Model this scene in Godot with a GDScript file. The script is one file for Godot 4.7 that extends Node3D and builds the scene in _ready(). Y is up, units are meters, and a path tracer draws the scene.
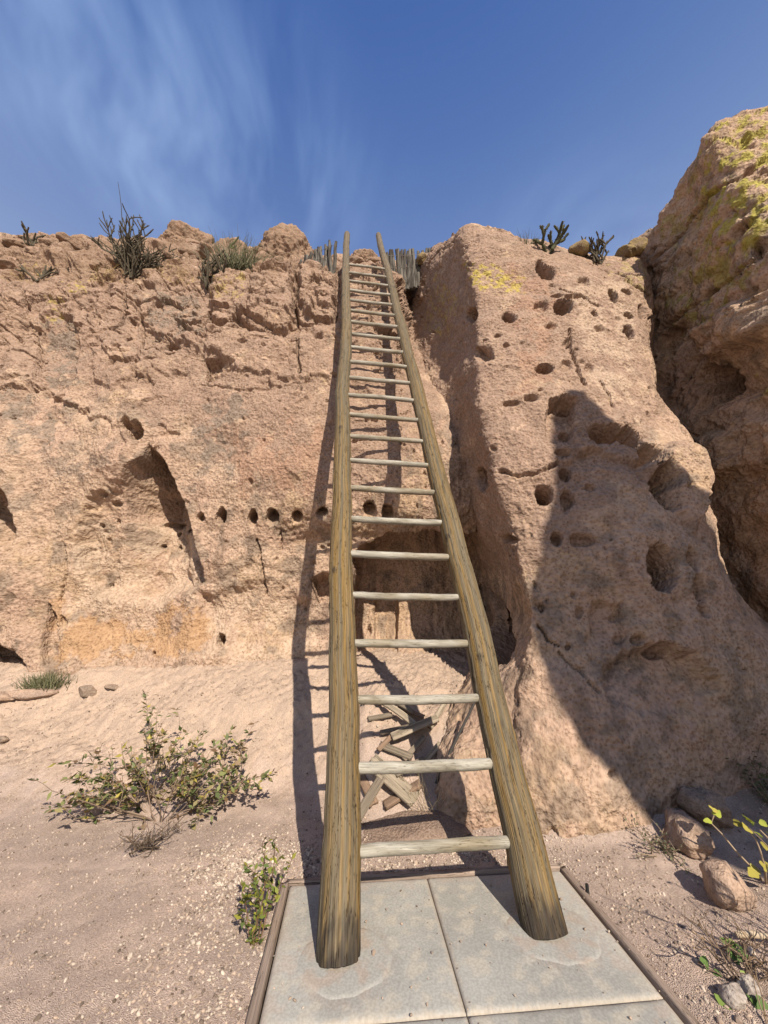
extends Node3D

# ------------------------------------------------------------------ noise
func fnl(kind: int, freq: float, octaves: int, sd: int) -> FastNoiseLite:
	var n := FastNoiseLite.new()
	n.noise_type = kind
	n.frequency = freq
	n.seed = sd
	n.fractal_type = FastNoiseLite.FRACTAL_FBM if octaves > 1 else FastNoiseLite.FRACTAL_NONE
	n.fractal_octaves = octaves
	return n

var nz_big := fnl(FastNoiseLite.TYPE_SIMPLEX_SMOOTH, 0.45, 3, 11)
var nz_mid := fnl(FastNoiseLite.TYPE_SIMPLEX_SMOOTH, 2.2, 4, 12)
var nz_fine := fnl(FastNoiseLite.TYPE_SIMPLEX_SMOOTH, 11.0, 3, 13)
var nz_cell := fnl(FastNoiseLite.TYPE_CELLULAR, 6.0, 1, 14)
var nz_flake := fnl(FastNoiseLite.TYPE_SIMPLEX, 7.0, 3, 21)
var nz_crack := fnl(FastNoiseLite.TYPE_CELLULAR, 2.1, 1, 22)
var nz_facet := fnl(FastNoiseLite.TYPE_CELLULAR, 2.3, 1, 23)
var nz_streak := fnl(FastNoiseLite.TYPE_SIMPLEX_SMOOTH, 1.0, 4, 24)
var nz_pit := fnl(FastNoiseLite.TYPE_CELLULAR, 13.0, 1, 15)
var nz_block := fnl(FastNoiseLite.TYPE_CELLULAR, 1.7, 1, 18)
var nz_hue := fnl(FastNoiseLite.TYPE_SIMPLEX_SMOOTH, 1.1, 4, 16)
var nz_hue2 := fnl(FastNoiseLite.TYPE_SIMPLEX_SMOOTH, 4.0, 4, 17)
var nz_wob := fnl(FastNoiseLite.TYPE_SIMPLEX_SMOOTH, 6.0, 3, 19)
var rng := RandomNumberGenerator.new()
var M := {}
var taken := {}

# ------------------------------------------------------------------ naming
func numbered(called: String) -> String:
	if not taken.has(called):
		taken[called] = 0
		return called
	taken[called] += 1
	return "%s_%03d" % [called, taken[called]]

func tag(o: Node, label: String, category: String, group := "", kind := "") -> Node:
	o.set_meta("label", label)
	o.set_meta("category", category)
	if group: o.set_meta("group", group)
	if kind: o.set_meta("kind", kind)
	return o

func thing(called: String, at := Vector3.ZERO) -> Node3D:
	var o := Node3D.new()
	o.name = numbered(called)
	add_child(o)
	o.position = at
	return o

func put(mesh: Mesh, called: String, mat: Material, parent: Node = null) -> MeshInstance3D:
	var o := MeshInstance3D.new()
	o.mesh = mesh
	if mat: o.material_override = mat
	if parent == null:
		o.name = numbered(called)
		add_child(o)
	else:
		o.name = called
		parent.add_child(o, true)
	return o

# ------------------------------------------------------------------ mesh collector
class Build:
	var v := PackedVector3Array()
	var n := PackedVector3Array()
	var c := PackedColorArray()
	var uv := PackedVector2Array()
	var ix := PackedInt32Array()
	func mesh() -> ArrayMesh:
		var a := []
		a.resize(Mesh.ARRAY_MAX)
		a[Mesh.ARRAY_VERTEX] = v
		a[Mesh.ARRAY_NORMAL] = n
		a[Mesh.ARRAY_COLOR] = c
		a[Mesh.ARRAY_TEX_UV] = uv
		a[Mesh.ARRAY_INDEX] = ix
		var m := ArrayMesh.new()
		m.add_surface_from_arrays(Mesh.PRIMITIVE_TRIANGLES, a)
		return m
	func add(p: Vector3, nn: Vector3, col: Color, t := Vector2.ZERO) -> int:
		v.append(p); n.append(nn); c.append(col); uv.append(t)
		return v.size() - 1
	# a round bar through points, with capped ends
	func tube(pts: Array, radii: Array, segs: int, col: Color, col2 = null) -> void:
		var k := pts.size()
		var side := Vector3.ZERO
		var start := v.size()
		for i in k:
			var a: Vector3 = pts[maxi(i - 1, 0)]
			var b: Vector3 = pts[mini(i + 1, k - 1)]
			var d := (b - a).normalized()
			if side == Vector3.ZERO:
				side = d.cross(Vector3(0.31, 0.2, 0.93)).normalized()
			else:
				side = (side - d * side.dot(d)).normalized()
			var up := d.cross(side)
			var cc: Color = col if col2 == null else col.lerp(col2, float(i) / (k - 1))
			for s in segs:
				var an := TAU * s / segs
				var o := side * cos(an) + up * sin(an)
				add(pts[i] + o * radii[i], o, cc, Vector2(float(s) / segs, i))
		for i in k - 1:
			for s in segs:
				var p := start + i * segs + s
				var q := start + i * segs + (s + 1) % segs
				ix.append_array([p, p + segs, q + segs, p, q + segs, q])
		for e in [0, k - 1]:
			var d2: Vector3 = (pts[0] - pts[1]).normalized() if e == 0 else (pts[k - 1] - pts[k - 2]).normalized()
			var cc2: Color = col if col2 == null or e == 0 else col2
			var mid := add(pts[e], d2, cc2)
			var first := v.size()
			for s in segs: add(v[start + e * segs + s], d2, cc2)
			for s in segs:
				if e == 0: ix.append_array([mid, first + s, first + (s + 1) % segs])
				else: ix.append_array([mid, first + (s + 1) % segs, first + s])
	# a pointed leaf folded along its midrib: 4 triangles
	func leaf(at: Vector3, dir: Vector3, across: Vector3, length: float, width: float, fold: float, col: Color) -> void:
		var up := across.cross(dir).normalized()
		var a := add(at, up, col)
		var m := add(at + dir * length * 0.5 - up * fold * width, up, col)
		var tip := add(at + dir * length - up * fold * width * 0.8, up, col)
		var l := add(at + dir * length * 0.42 + across * width * 0.5, up, col)
		var r := add(at + dir * length * 0.42 - across * width * 0.5, up, col)
		ix.append_array([a, m, l, l, m, tip, a, r, m, m, r, tip])
	# box with chamfered top edges, in a frame
	func box(o: Vector3, ex: Vector3, ey: Vector3, ez: Vector3, ch: float, col: Color) -> void:
		# o is the centre; ex, ey, ez half extents
		var lx := ex.length(); var ly := ey.length(); var lz := ez.length()
		var X := ex / lx; var Y := ey / ly; var Z := ez / lz
		for f in 6:
			var nn: Vector3 = [X, -X, Y, -Y, Z, -Z][f]
			var a: Vector3 = [Y, Z, Z, X, X, Y][f]
			var b := nn.cross(a)
			var ln: float = [lx, lx, ly, ly, lz, lz][f]
			var la: float = absf(a.dot(X)) * lx + absf(a.dot(Y)) * ly + absf(a.dot(Z)) * lz - ch
			var lb: float = absf(b.dot(X)) * lx + absf(b.dot(Y)) * ly + absf(b.dot(Z)) * lz - ch
			var p0 := add(o + nn * ln - a * la - b * lb, nn, col)
			add(o + nn * ln + a * la - b * lb, nn, col)
			add(o + nn * ln + a * la + b * lb, nn, col)
			add(o + nn * ln - a * la + b * lb, nn, col)
			ix.append_array([p0, p0 + 2, p0 + 1, p0, p0 + 3, p0 + 2])
		# chamfers
		var ax := [X, Y, Z]
		var ll := [lx, ly, lz]
		for k in 3:
			var A: Vector3 = ax[k]; var B: Vector3 = ax[(k + 1) % 3]; var C: Vector3 = ax[(k + 2) % 3]
			var la2: float = ll[k]; var lb2: float = ll[(k + 1) % 3]; var lc: float = ll[(k + 2) % 3]
			for sa in [-1.0, 1.0]:
				for sb in [-1.0, 1.0]:
					var nn2: Vector3 = (A * sa + B * sb).normalized()
					var q0: Vector3 = o + A * sa * la2 + B * sb * (lb2 - ch)
					var q1: Vector3 = o + A * sa * (la2 - ch) + B * sb * lb2
					var h: Vector3 = C * (lc - ch)
					var p1 := add(q0 - h, nn2, col)
					add(q0 + h, nn2, col); add(q1 + h, nn2, col); add(q1 - h, nn2, col)
					if sa * sb > 0: ix.append_array([p1, p1 + 1, p1 + 2, p1, p1 + 2, p1 + 3])
					else: ix.append_array([p1, p1 + 2, p1 + 1, p1, p1 + 3, p1 + 2])

# ------------------------------------------------------------------ rock sheets: a lofted net of points with carved and stamped relief
func knot_weights(k: PackedFloat32Array, t: float) -> Array:
	var n := k.size()
	var i := 0
	while i < n - 2 and t >= k[i + 1]: i += 1
	var d := k[i + 1] - k[i]
	var s := (t - k[i]) / d
	var w := {}
	var h00 := 2 * s * s * s - 3 * s * s + 1
	w[i] = h00
	w[i + 1] = 1 - h00
	var hs := [s * s * s - 2 * s * s + s, s * s * s - s * s]
	for q in 2:
		var j: int = i + q
		var a := maxi(j - 1, 0)
		var b := mini(j + 1, n - 1)
		var f: float = hs[q] * d / (k[b] - k[a])
		w[b] = w.get(b, 0.0) + f
		w[a] = w.get(a, 0.0) - f
	return [w.keys(), w.values()]

func seg_dist(p: Vector2, a: Vector2, b: Vector2) -> float:
	var ab := b - a
	var t := clampf((p - a).dot(ab) / maxf(ab.length_squared(), 1e-9), 0, 1)
	return p.distance_to(a + ab * t)

func to_points(f: PackedFloat32Array) -> PackedVector2Array:
	var o := PackedVector2Array()
	for i in f.size() / 2: o.append(Vector2(f[2 * i], f[2 * i + 1]))
	return o

# style: relief (metres), pits, blocky (above what height), tones
func rock_sheet(net: Array, ku: PackedFloat32Array, kv: PackedFloat32Array, step: float, feats: Array, style: Dictionary) -> ArrayMesh:
	var nu := int(ku[ku.size() - 1] / step) + 1
	var nv := int(kv[kv.size() - 1] / step) + 1
	var lu := ku[ku.size() - 1]
	var lv := kv[kv.size() - 1]
	var wu := []
	for i in nu: wu.append(knot_weights(ku, minf(lu * i / (nu - 1), lu - 1e-4)))
	# rows interpolated along u
	var rows := []
	for r in net:
		var line := PackedVector3Array()
		line.resize(nu)
		for i in nu:
			var p := Vector3.ZERO
			var keys: Array = wu[i][0]
			for q in keys.size(): p += r[keys[q]] * wu[i][1][q]
			line[i] = p
		rows.append(line)
	var B := PackedVector3Array()
	B.resize(nu * nv)
	for j in nv:
		var w := knot_weights(kv, minf(lv * j / (nv - 1), lv - 1e-4))
		var keys: Array = w[0]
		var vals: Array = w[1]
		for i in nu:
			var p := Vector3.ZERO
			for q in keys.size(): p += rows[keys[q]][i] * vals[q]
			B[j * nu + i] = p
	var N := normals_of(B, nu, nv)
	var D := PackedFloat32Array()
	D.resize(nu * nv)
	var C := PackedColorArray()
	C.resize(nu * nv)
	var big: float = style.big
	var mid: float = style.mid
	var fine: float = style.fine
	var block: float = style.get("block", 0.0)
	var block_from: float = style.get("block_from", 100.0)
	var tan_c: Color = style.tan
	var pink_c: Color = style.pink
	var ochre_c: Color = style.ochre
	var grey_c: Color = style.grey
	for k in nu * nv:
		var p := B[k]
		var m := nz_mid.get_noise_3dv(p)
		var fn := nz_fine.get_noise_3dv(p)
		var rough := clampf(nz_hue2.get_noise_3dv(p * 0.4 + Vector3(9, 3, 1)) * 2.6 + 0.5, 0.0, 1.35)
		var d := nz_big.get_noise_3dv(p) * big + m * mid + fn * fine * rough
		# chipped hollows
		var cl := nz_cell.get_noise_3dv(p + Vector3(m, fn, m) * 0.06)
		d += (cl + 0.5) * fine * 1.0 * rough
		# pumice pits
		var pt := nz_pit.get_noise_3dv(p * Vector3(1, 1.3, 1))
		if pt < -0.80: d -= (-0.80 - pt) * 0.17 * rough
		# brittle flakes: sharp little ridges
		var fl := nz_flake.get_noise_3dv(p)
		d += (absf(fl) - 0.3) * fine * 0.8 * rough
		if block > 0.0:
			var t := smoothstep(block_from - 0.7, block_from + 0.5, p.y + m * 0.8)
			if t > 0.0:
				var q := Vector3(p.x, p.y * 1.5, p.z) + Vector3(m, fn * 0.3, m) * 0.22
				d += (nz_block.get_noise_3dv(q) + 0.45) * block * t
				d += (nz_cell.get_noise_3dv(q * 0.75) + 0.5) * block * 0.35 * t
		# jointing: faces of broken blocks set at slightly different depths, with open joints between
		var jn: float = style.get("joints", 0.0)
		if jn > 0.0:
			var jt := clampf(smoothstep(style.joints_from - 1.0, style.joints_from + 0.8, p.y + hu_mask(p) * 1.6), 0.05, 1.0)
			var q2 := Vector3(p.x, p.y * 1.25, p.z) + Vector3(m, -m, m) * 0.10 + Vector3(fn, fn, fn) * 0.012
			d += nz_facet.get_noise_3dv(q2) * jn * jt + nz_facet.get_noise_3dv(q2 * 2.3 + Vector3(3, 1, 4)) * jn * 0.45 * jt
			var ck := nz_crack.get_noise_3dv(q2 * 1.1)
			if ck > -1.0: d -= smoothstep(-0.93, -1.0, ck) * jn * 1.6 * jt * clampf(hu_mask(p * 2.0 + Vector3(4, 4, 4)) * 3.0 + 0.3, 0, 1)
		D[k] = d
		var hu := nz_hue.get_noise_3dv(p)
		var h2 := nz_hue2.get_noise_3dv(p)
		var col := tan_c.lerp(pink_c, clampf(hu * 1.3 + 0.5, 0, 1))
		col = col.lerp(ochre_c, clampf(h2 * 1.4 + nz_big.get_noise_3dv(p * 1.4 + Vector3(5, 5, 5)) * 1.2, 0, 0.7))
		col = col.lerp(grey_c, clampf((nz_hue.get_noise_3dv(p * 1.7 + Vector3(30, 0, 7)) + h2 * 0.9 - 0.10) * 2.4, 0, 0.72))
		# dark streaks left by run-off
		var ws := nz_streak.get_noise_3d(p.x * 3.4 + m * 0.25, p.y * 0.30, p.z * 3.4)
		col = col.lerp(Color(0.17, 0.125, 0.095), clampf((ws + h2 * 0.5 + hu * 0.4 - 0.24) * 2.2, 0, 0.5))
		var sp := fn * 0.5 + 0.5
		C[k] = col * (0.79 + 0.52 * sp)
	# vesicles of every small size scattered over the face
	var vr := RandomNumberGenerator.new()
	vr.seed = 4000 + nu
	feats = feats.duplicate()
	for q in int(lu * lv * style.get("vesicles", 0.0)):
		var rr := 0.016 + 0.03 * pow(vr.randf(), 3.0)
		feats.append([0, vr.randf() * lu, vr.randf() * lv, rr * vr.randf_range(0.7, 1.5), rr * vr.randf_range(0.7, 1.2), rr * vr.randf_range(0.7, 1.6)])
	# stamps
	var su := lu / (nu - 1)
	var sv := lv / (nv - 1)
	for f in feats:
		var kind: int = f[0]
		if kind == 0:
			var ru: float = f[3]
			var rv: float = f[4]
			for j in range(maxi(0, int((f[2] - rv * 1.5) / sv)), mini(nv, int((f[2] + rv * 1.5) / sv) + 2)):
				for i in range(maxi(0, int((f[1] - ru * 1.5) / su)), mini(nu, int((f[1] + ru * 1.5) / su) + 2)):
					var k := j * nu + i
					var q := Vector2((i * su - f[1]) / ru, (j * sv - f[2]) / rv).length() + nz_wob.get_noise_3dv(B[k] * 1.4) * (0.4 if f[5] < 0.1 else 0.24)
					if q < 1.15:
						var prof := 1.0 - smoothstep(0.68, 1.1, q) if f[5] > 0 else 1.0 - smoothstep(0.0, 1.15, q)
						D[k] -= f[5] * prof
		elif kind == 2:
			var pts := to_points(f[3])
			var w: float = f[1]
			var lo := pts[0]
			var hi := pts[0]
			for p in pts:
				lo = lo.min(p); hi = hi.max(p)
			for j in range(maxi(0, int((lo.y - w * 3) / sv)), mini(nv, int((hi.y + w * 3) / sv) + 2)):
				for i in range(maxi(0, int((lo.x - w * 3) / su)), mini(nu, int((hi.x + w * 3) / su) + 2)):
					var k := j * nu + i
					var q := Vector2(i * su, j * sv) + Vector2(nz_wob.get_noise_3dv(B[k]), nz_wob.get_noise_3dv(B[k] + Vector3(7, 7, 7))) * 0.035
					var dd := 1e9
					for s in pts.size() - 1: dd = minf(dd, seg_dist(q, pts[s], pts[s + 1]))
					var wl := w * (0.8 + nz_wob.get_noise_3dv(B[k] * 0.5 + Vector3(1, 8, 4)) * 0.7)
					if dd < wl * 1.6: D[k] -= f[2] * (1.0 - smoothstep(wl * 0.5, wl * 1.6, dd))
		else:
			var pts2 := to_points(f[8] if kind == 1 else f[6])
			var lo2 := pts2[0]
			var hi2 := pts2[0]
			for p in pts2:
				lo2 = lo2.min(p); hi2 = hi2.max(p)
			var pad := 0.12 if kind == 1 else 0.4
			for j in range(maxi(0, int((lo2.y - pad) / sv)), mini(nv, int((hi2.y + pad) / sv) + 2)):
				for i in range(maxi(0, int((lo2.x - pad) / su)), mini(nu, int((hi2.x + pad) / su) + 2)):
					var k := j * nu + i
					var q := Vector2(i * su, j * sv)
					var dd := 1e9
					for s in pts2.size(): dd = minf(dd, seg_dist(q, pts2[s], pts2[(s + 1) % pts2.size()]))
					if not Geometry2D.is_point_in_polygon(q, pts2): dd = -dd
					if kind == 1:
						dd += (nz_wob.get_noise_3dv(B[k] * 0.5) * 1.3 + nz_wob.get_noise_3dv(B[k]) * 0.9 + nz_wob.get_noise_3dv(B[k] * 3.0) * 0.5) * f[3]
						if dd > 0.0:
							var a := smoothstep(0.0, f[2], dd)
							var r0 := Vector2(f[4], f[5])
							var r1 := Vector2(f[6], f[7])
							if r0 != r1: a *= clampf((q - r0).dot(r1 - r0) / (r1 - r0).length_squared(), 0, 1)
							if f.size() > 9:
								var r2 := Vector2(f[9], f[10])
								var r3 := Vector2(f[11], f[12])
								a *= clampf((q - r2).dot(r3 - r2) / (r3 - r2).length_squared(), 0, 1)
							D[k] += f[1] * a * (1.0 + nz_mid.get_noise_3dv(B[k] * 0.9 + Vector3(2, 9, 2)) * 0.7 * minf(1.0, 0.07 / absf(f[1])))
					else:
						var soft: float = f[5]
						var a2: float = smoothstep(-soft, soft, dd)
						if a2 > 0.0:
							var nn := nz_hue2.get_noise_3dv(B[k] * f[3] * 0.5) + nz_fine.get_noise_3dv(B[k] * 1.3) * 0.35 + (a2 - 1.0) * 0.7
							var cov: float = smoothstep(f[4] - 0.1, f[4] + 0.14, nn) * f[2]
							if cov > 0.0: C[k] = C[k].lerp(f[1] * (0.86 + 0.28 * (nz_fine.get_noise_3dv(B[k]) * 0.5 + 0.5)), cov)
	var P := PackedVector3Array()
	P.resize(nu * nv)
	for k in nu * nv: P[k] = B[k] + N[k] * D[k]
	return sheet_mesh(P, C, nu, nv)

func hu_mask(p: Vector3) -> float:
	return nz_hue.get_noise_3dv(p * 0.8 + Vector3(17, 2, 5))

func normals_of(P: PackedVector3Array, nu: int, nv: int) -> PackedVector3Array:
	var N := PackedVector3Array()
	N.resize(nu * nv)
	for j in nv:
		var a := maxi(j - 1, 0) * nu
		var b := mini(j + 1, nv - 1) * nu
		var r := j * nu
		for i in nu:
			N[r + i] = (P[r + mini(i + 1, nu - 1)] - P[r + maxi(i - 1, 0)]).cross(P[b + i] - P[a + i]).normalized()
	return N

func sheet_mesh(P: PackedVector3Array, C: PackedColorArray, nu: int, nv: int, uv := PackedVector2Array()) -> ArrayMesh:
	var b := Build.new()
	b.v = P
	b.n = normals_of(P, nu, nv)
	b.c = C
	b.uv = uv
	if uv.is_empty(): b.uv.resize(nu * nv)
	b.ix.resize((nu - 1) * (nv - 1) * 6)
	var q := 0
	for j in nv - 1:
		for i in nu - 1:
			var k := j * nu + i
			b.ix[q] = k; b.ix[q + 1] = k + nu; b.ix[q + 2] = k + nu + 1
			b.ix[q + 3] = k; b.ix[q + 4] = k + nu + 1; b.ix[q + 5] = k + 1
			q += 6
	return b.mesh()

# ------------------------------------------------------------------ loose stones: a ball cut by random planes
var ball_dirs := PackedVector3Array()
var ball_ix := PackedInt32Array()
func make_ball(level: int) -> Array:
	var t := (1.0 + sqrt(5.0)) / 2.0
	var vs := PackedVector3Array([Vector3(-1, t, 0), Vector3(1, t, 0), Vector3(-1, -t, 0), Vector3(1, -t, 0), Vector3(0, -1, t), Vector3(0, 1, t), Vector3(0, -1, -t), Vector3(0, 1, -t), Vector3(t, 0, -1), Vector3(t, 0, 1), Vector3(-t, 0, -1), Vector3(-t, 0, 1)])
	for i in vs.size(): vs[i] = vs[i].normalized()
	var ix := PackedInt32Array([0, 11, 5, 0, 5, 1, 0, 1, 7, 0, 7, 10, 0, 10, 11, 1, 5, 9, 5, 11, 4, 11, 10, 2, 10, 7, 6, 7, 1, 8, 3, 9, 4, 3, 4, 2, 3, 2, 6, 3, 6, 8, 3, 8, 9, 4, 9, 5, 2, 4, 11, 6, 2, 10, 8, 6, 7, 9, 8, 1])
	for l in level:
		var seen := {}
		var nx := PackedInt32Array()
		for f in ix.size() / 3:
			var e := []
			for k in 3:
				var a := ix[f * 3 + k]
				var b := ix[f * 3 + (k + 1) % 3]
				var key := Vector2i(mini(a, b), maxi(a, b))
				if not seen.has(key):
					vs.append(((vs[a] + vs[b]) / 2).normalized())
					seen[key] = vs.size() - 1
				e.append(seen[key])
			nx.append_array([ix[f * 3], e[0], e[2], ix[f * 3 + 1], e[1], e[0], ix[f * 3 + 2], e[2], e[1], e[0], e[1], e[2]])
		ix = nx
	for f in ix.size() / 3:   # clockwise fronts
		var s := ix[f * 3 + 1]
		ix[f * 3 + 1] = ix[f * 3 + 2]
		ix[f * 3 + 2] = s
	return [vs, ix]

func stone_mesh(half: Vector3, cuts: int, rough: float, level: int, sd: int, cols: Array, flat := false) -> ArrayMesh:
	var r := RandomNumberGenerator.new()
	r.seed = sd
	var bl := make_ball(level)
	var vs: PackedVector3Array = bl[0]
	var ix: PackedInt32Array = bl[1]
	var planes := []
	for k in cuts:
		var d := Vector3(r.randfn(), r.randfn(), r.randfn()).normalized()
		planes.append([d, r.randf_range(0.62, 0.9)])
	var off := Vector3(r.randf(), r.randf(), r.randf()) * 50.0
	var b := Build.new()
	for v in vs:
		var q := 1.0
		for pl in planes:
			var dp: float = pl[0].dot(v)
			if dp > 0.05: q = minf(q, pl[1] / dp)
		var p: Vector3 = v * q * half
		p += v * (nz_mid.get_noise_3dv(p * 1.5 + off) * rough * 2.0 + nz_fine.get_noise_3dv(p * 1.2 + off) * rough)
		var h := clampf(nz_hue2.get_noise_3dv(p * 1.5 + off) * 1.3 + 0.5, 0, 1)
		var col: Color = cols[0].lerp(cols[1], h)
		col = col * (0.85 + 0.3 * (nz_fine.get_noise_3dv(p * 2.0 + off) * 0.5 + 0.5))
		b.add(p, v, col, Vector2.ZERO)
	var acc := PackedVector3Array()
	acc.resize(b.v.size())
	for f in ix.size() / 3:
		var fa := ix[f * 3]; var fb := ix[f * 3 + 1]; var fc := ix[f * 3 + 2]
		var fnm := (b.v[fc] - b.v[fa]).cross(b.v[fb] - b.v[fa])
		acc[fa] += fnm; acc[fb] += fnm; acc[fc] += fnm
	for i in acc.size(): acc[i] = acc[i].normalized()
	b.n = acc
	b.ix = ix
	if flat:   # broken faces with sharp edges
		var fb2 := Build.new()
		for f in ix.size() / 3:
			var pa := b.v[ix[f * 3]]; var pb := b.v[ix[f * 3 + 1]]; var pc := b.v[ix[f * 3 + 2]]
			var fn2 := (pc - pa).cross(pb - pa).normalized()
			for q in 3: fb2.ix.append(fb2.add(b.v[ix[f * 3 + q]], fn2, b.c[ix[f * 3 + q]]))
		return fb2.mesh()
	return b.mesh()

# ------------------------------------------------------------------ the ground
var PROFILE_LEFT := PackedVector2Array([Vector2(1.5, -0.02), Vector2(3, 0.02), Vector2(3.4, 0.08), Vector2(4, 0.26), Vector2(4.5, 0.55), Vector2(4.9, 0.82), Vector2(6, 1)])
var PROFILE_MIDDLE := PackedVector2Array([Vector2(2.5, -0.02), Vector2(3.2, 0), Vector2(3.5, 0.06), Vector2(3.9, 0.33), Vector2(4.2, 0.6), Vector2(4.5, 0.75), Vector2(4.85, 0.9), Vector2(6, 1)])
var PROFILE_HOLLOW := PackedVector2Array([Vector2(2.7, -0.02), Vector2(3.15, 0), Vector2(3.4, 0.17), Vector2(3.6, 0.33), Vector2(3.8, 0.47), Vector2(4, 0.59), Vector2(4.2, 0.68), Vector2(4.9, 0.85), Vector2(6, 1)])
var PROFILE_RIGHT := PackedVector2Array([Vector2(2.5, -0.02), Vector2(2.9, 0.02), Vector2(3.2, 0.15), Vector2(3.8, 0.6), Vector2(5, 0.75), Vector2(6, 1)])

func along(t: PackedVector2Array, d: float) -> float:
	if d <= t[0].x: return t[0].y
	for i in t.size() - 1:
		if d < t[i + 1].x: return lerpf(t[i].y, t[i + 1].y, (d - t[i].x) / (t[i + 1].x - t[i].x))
	return t[t.size() - 1].y

const SLAB_AT := Vector3(-0.512, 0, -2.555)
const SLAB_X := Vector3(0.9965, 0, -0.0835)
const SLAB_Z := Vector3(0.0835, 0, 0.9965)

func ground_y(x: float, z: float, with_noise := true) -> float:
	var wob := nz_big.get_noise_3d(x * 2.0, 3.0, z * 2.0) * 0.16 if with_noise else 0.0
	var d := -z + wob * smoothstep(2.9, 3.4, -z)
	var y := lerpf(along(PROFILE_LEFT, d), along(PROFILE_MIDDLE, d), smoothstep(-3.5, -0.9, x))
	y = lerpf(y, along(PROFILE_HOLLOW, d), smoothstep(-0.3, -0.05, x + wob))
	y = lerpf(y, along(PROFILE_RIGHT, d), smoothstep(0.6, 1.3, x))
	if with_noise:
		y += nz_mid.get_noise_2d(x, z) * 0.018 * smoothstep(60, 6, absf(x) + absf(z)) + nz_fine.get_noise_2d(x, z) * 0.005
		var bank := smoothstep(3.4, 3.9, -z) * smoothstep(7.0, 6.0, -z)
		if bank > 0.0: y += bank * (nz_mid.get_noise_2d(x * 0.9, z * 0.9) * 0.03 + (absf(nz_flake.get_noise_2d(x * 1.2, z * 1.2)) - 0.3) * 0.045 + nz_fine.get_noise_2d(x * 1.7, z * 1.7) * 0.03)
		# sunk below the slab
		var q := Vector3(x, 0, z) - SLAB_AT
		var su := q.dot(SLAB_X)
		var sv := q.dot(SLAB_Z)
		var inside := minf(minf(su + 0.04, 1.57 - su), sv + 0.04)
		y = lerpf(y, minf(y, -0.018), smoothstep(-0.3, -0.02, inside))
		y = lerpf(y, -0.075, smoothstep(-0.005, 0.03, inside))
	return y

func grid_line(lo: float, hi: float, step: float, far: float) -> PackedFloat32Array:
	var a := []
	var x := lo
	var s := step
	while x > -far:
		s *= 1.35
		x -= s
		a.append(x)
	a.reverse()
	x = lo
	while x <= hi:
		a.append(x)
		x += step
	s = step
	while x < far:
		a.append(x)
		s *= 1.35
		x += s
	return PackedFloat32Array(a)

func make_ground() -> void:
	var xs := grid_line(-5.2, 4.6, 0.028, 600.0)
	var zs := grid_line(-5.4, -0.2, 0.028, 600.0)
	zs.reverse()
	var nu := xs.size()
	var nv := zs.size()
	var P := PackedVector3Array()
	var C := PackedColorArray()
	P.resize(nu * nv)
	C.resize(nu * nv)
	for j in nv:
		for i in nu:
			var x := xs[i]
			var z := zs[j]
			var k := j * nu + i
			var y := ground_y(x, z)
			if z < -7.0: y = lerpf(y, 0.0, smoothstep(-7.0, -9.0, z))
			P[k] = Vector3(x, y, z)
			var h := nz_hue.get_noise_2d(x, z)
			var f := nz_fine.get_noise_2d(x * 1.6, z * 1.6)
			var h2 := nz_hue2.get_noise_2d(x, z)
			var col := Color(0.52, 0.398, 0.325).lerp(Color(0.46, 0.36, 0.30), clampf(h * 1.4 + 0.5, 0, 1))
			# the bank of crumbled tuff is warmer than the trodden sand
			var bank := smoothstep(3.3, 3.9, -z + h2 * 0.5)
			col = col.lerp(Color(0.50, 0.375, 0.282), bank * 0.85)
			col = col.lerp(Color(0.36, 0.28, 0.225), clampf((h2 - 0.12) * 1.6, 0, 0.4))
			# darker ground towards the foot of the side wall, with a noisy edge
			var dark_ground := smoothstep(2.1, 2.7, x + h2 * 0.6) * smoothstep(2.7, 3.2, -z + h * 0.5)
			col = col.lerp(Color(0.20, 0.155, 0.12), dark_ground * 0.6)
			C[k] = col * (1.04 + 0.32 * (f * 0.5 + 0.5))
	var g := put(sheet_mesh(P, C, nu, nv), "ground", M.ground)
	tag(g, "sandy tan ground sloping up to the foot of the cliff", "ground", "", "structure")

# ------------------------------------------------------------------ materials
func grain_texture(freq: float, kind: int, octaves: int, lo: float, hi: float, sd: int, size := 1024) -> NoiseTexture2D:
	var t := NoiseTexture2D.new()
	t.width = size
	t.height = size
	t.seamless = true
	t.noise = fnl(kind, freq, octaves, sd)
	var g := Gradient.new()
	g.set_color(0, Color(lo, lo, lo))
	g.set_color(1, Color(hi, hi, hi))
	t.color_ramp = g
	return t

func matte(tex: Texture2D, relief: Texture2D, scale: float, cm: float, rough := 0.95) -> StandardMaterial3D:
	var m := StandardMaterial3D.new()
	m.vertex_color_use_as_albedo = true
	m.roughness = rough
	m.metallic_specular = 0.25
	m.uv1_triplanar = true
	m.uv1_world_triplanar = true
	m.uv1_scale = Vector3.ONE * scale
	if tex: m.albedo_texture = tex
	if relief:
		m.heightmap_enabled = true
		m.heightmap_texture = relief
		m.heightmap_scale = cm
	return m

func plain(rough := 0.9, spec := 0.3) -> StandardMaterial3D:
	var m := StandardMaterial3D.new()
	m.vertex_color_use_as_albedo = true
	m.roughness = rough
	m.metallic_specular = spec
	return m

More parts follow.
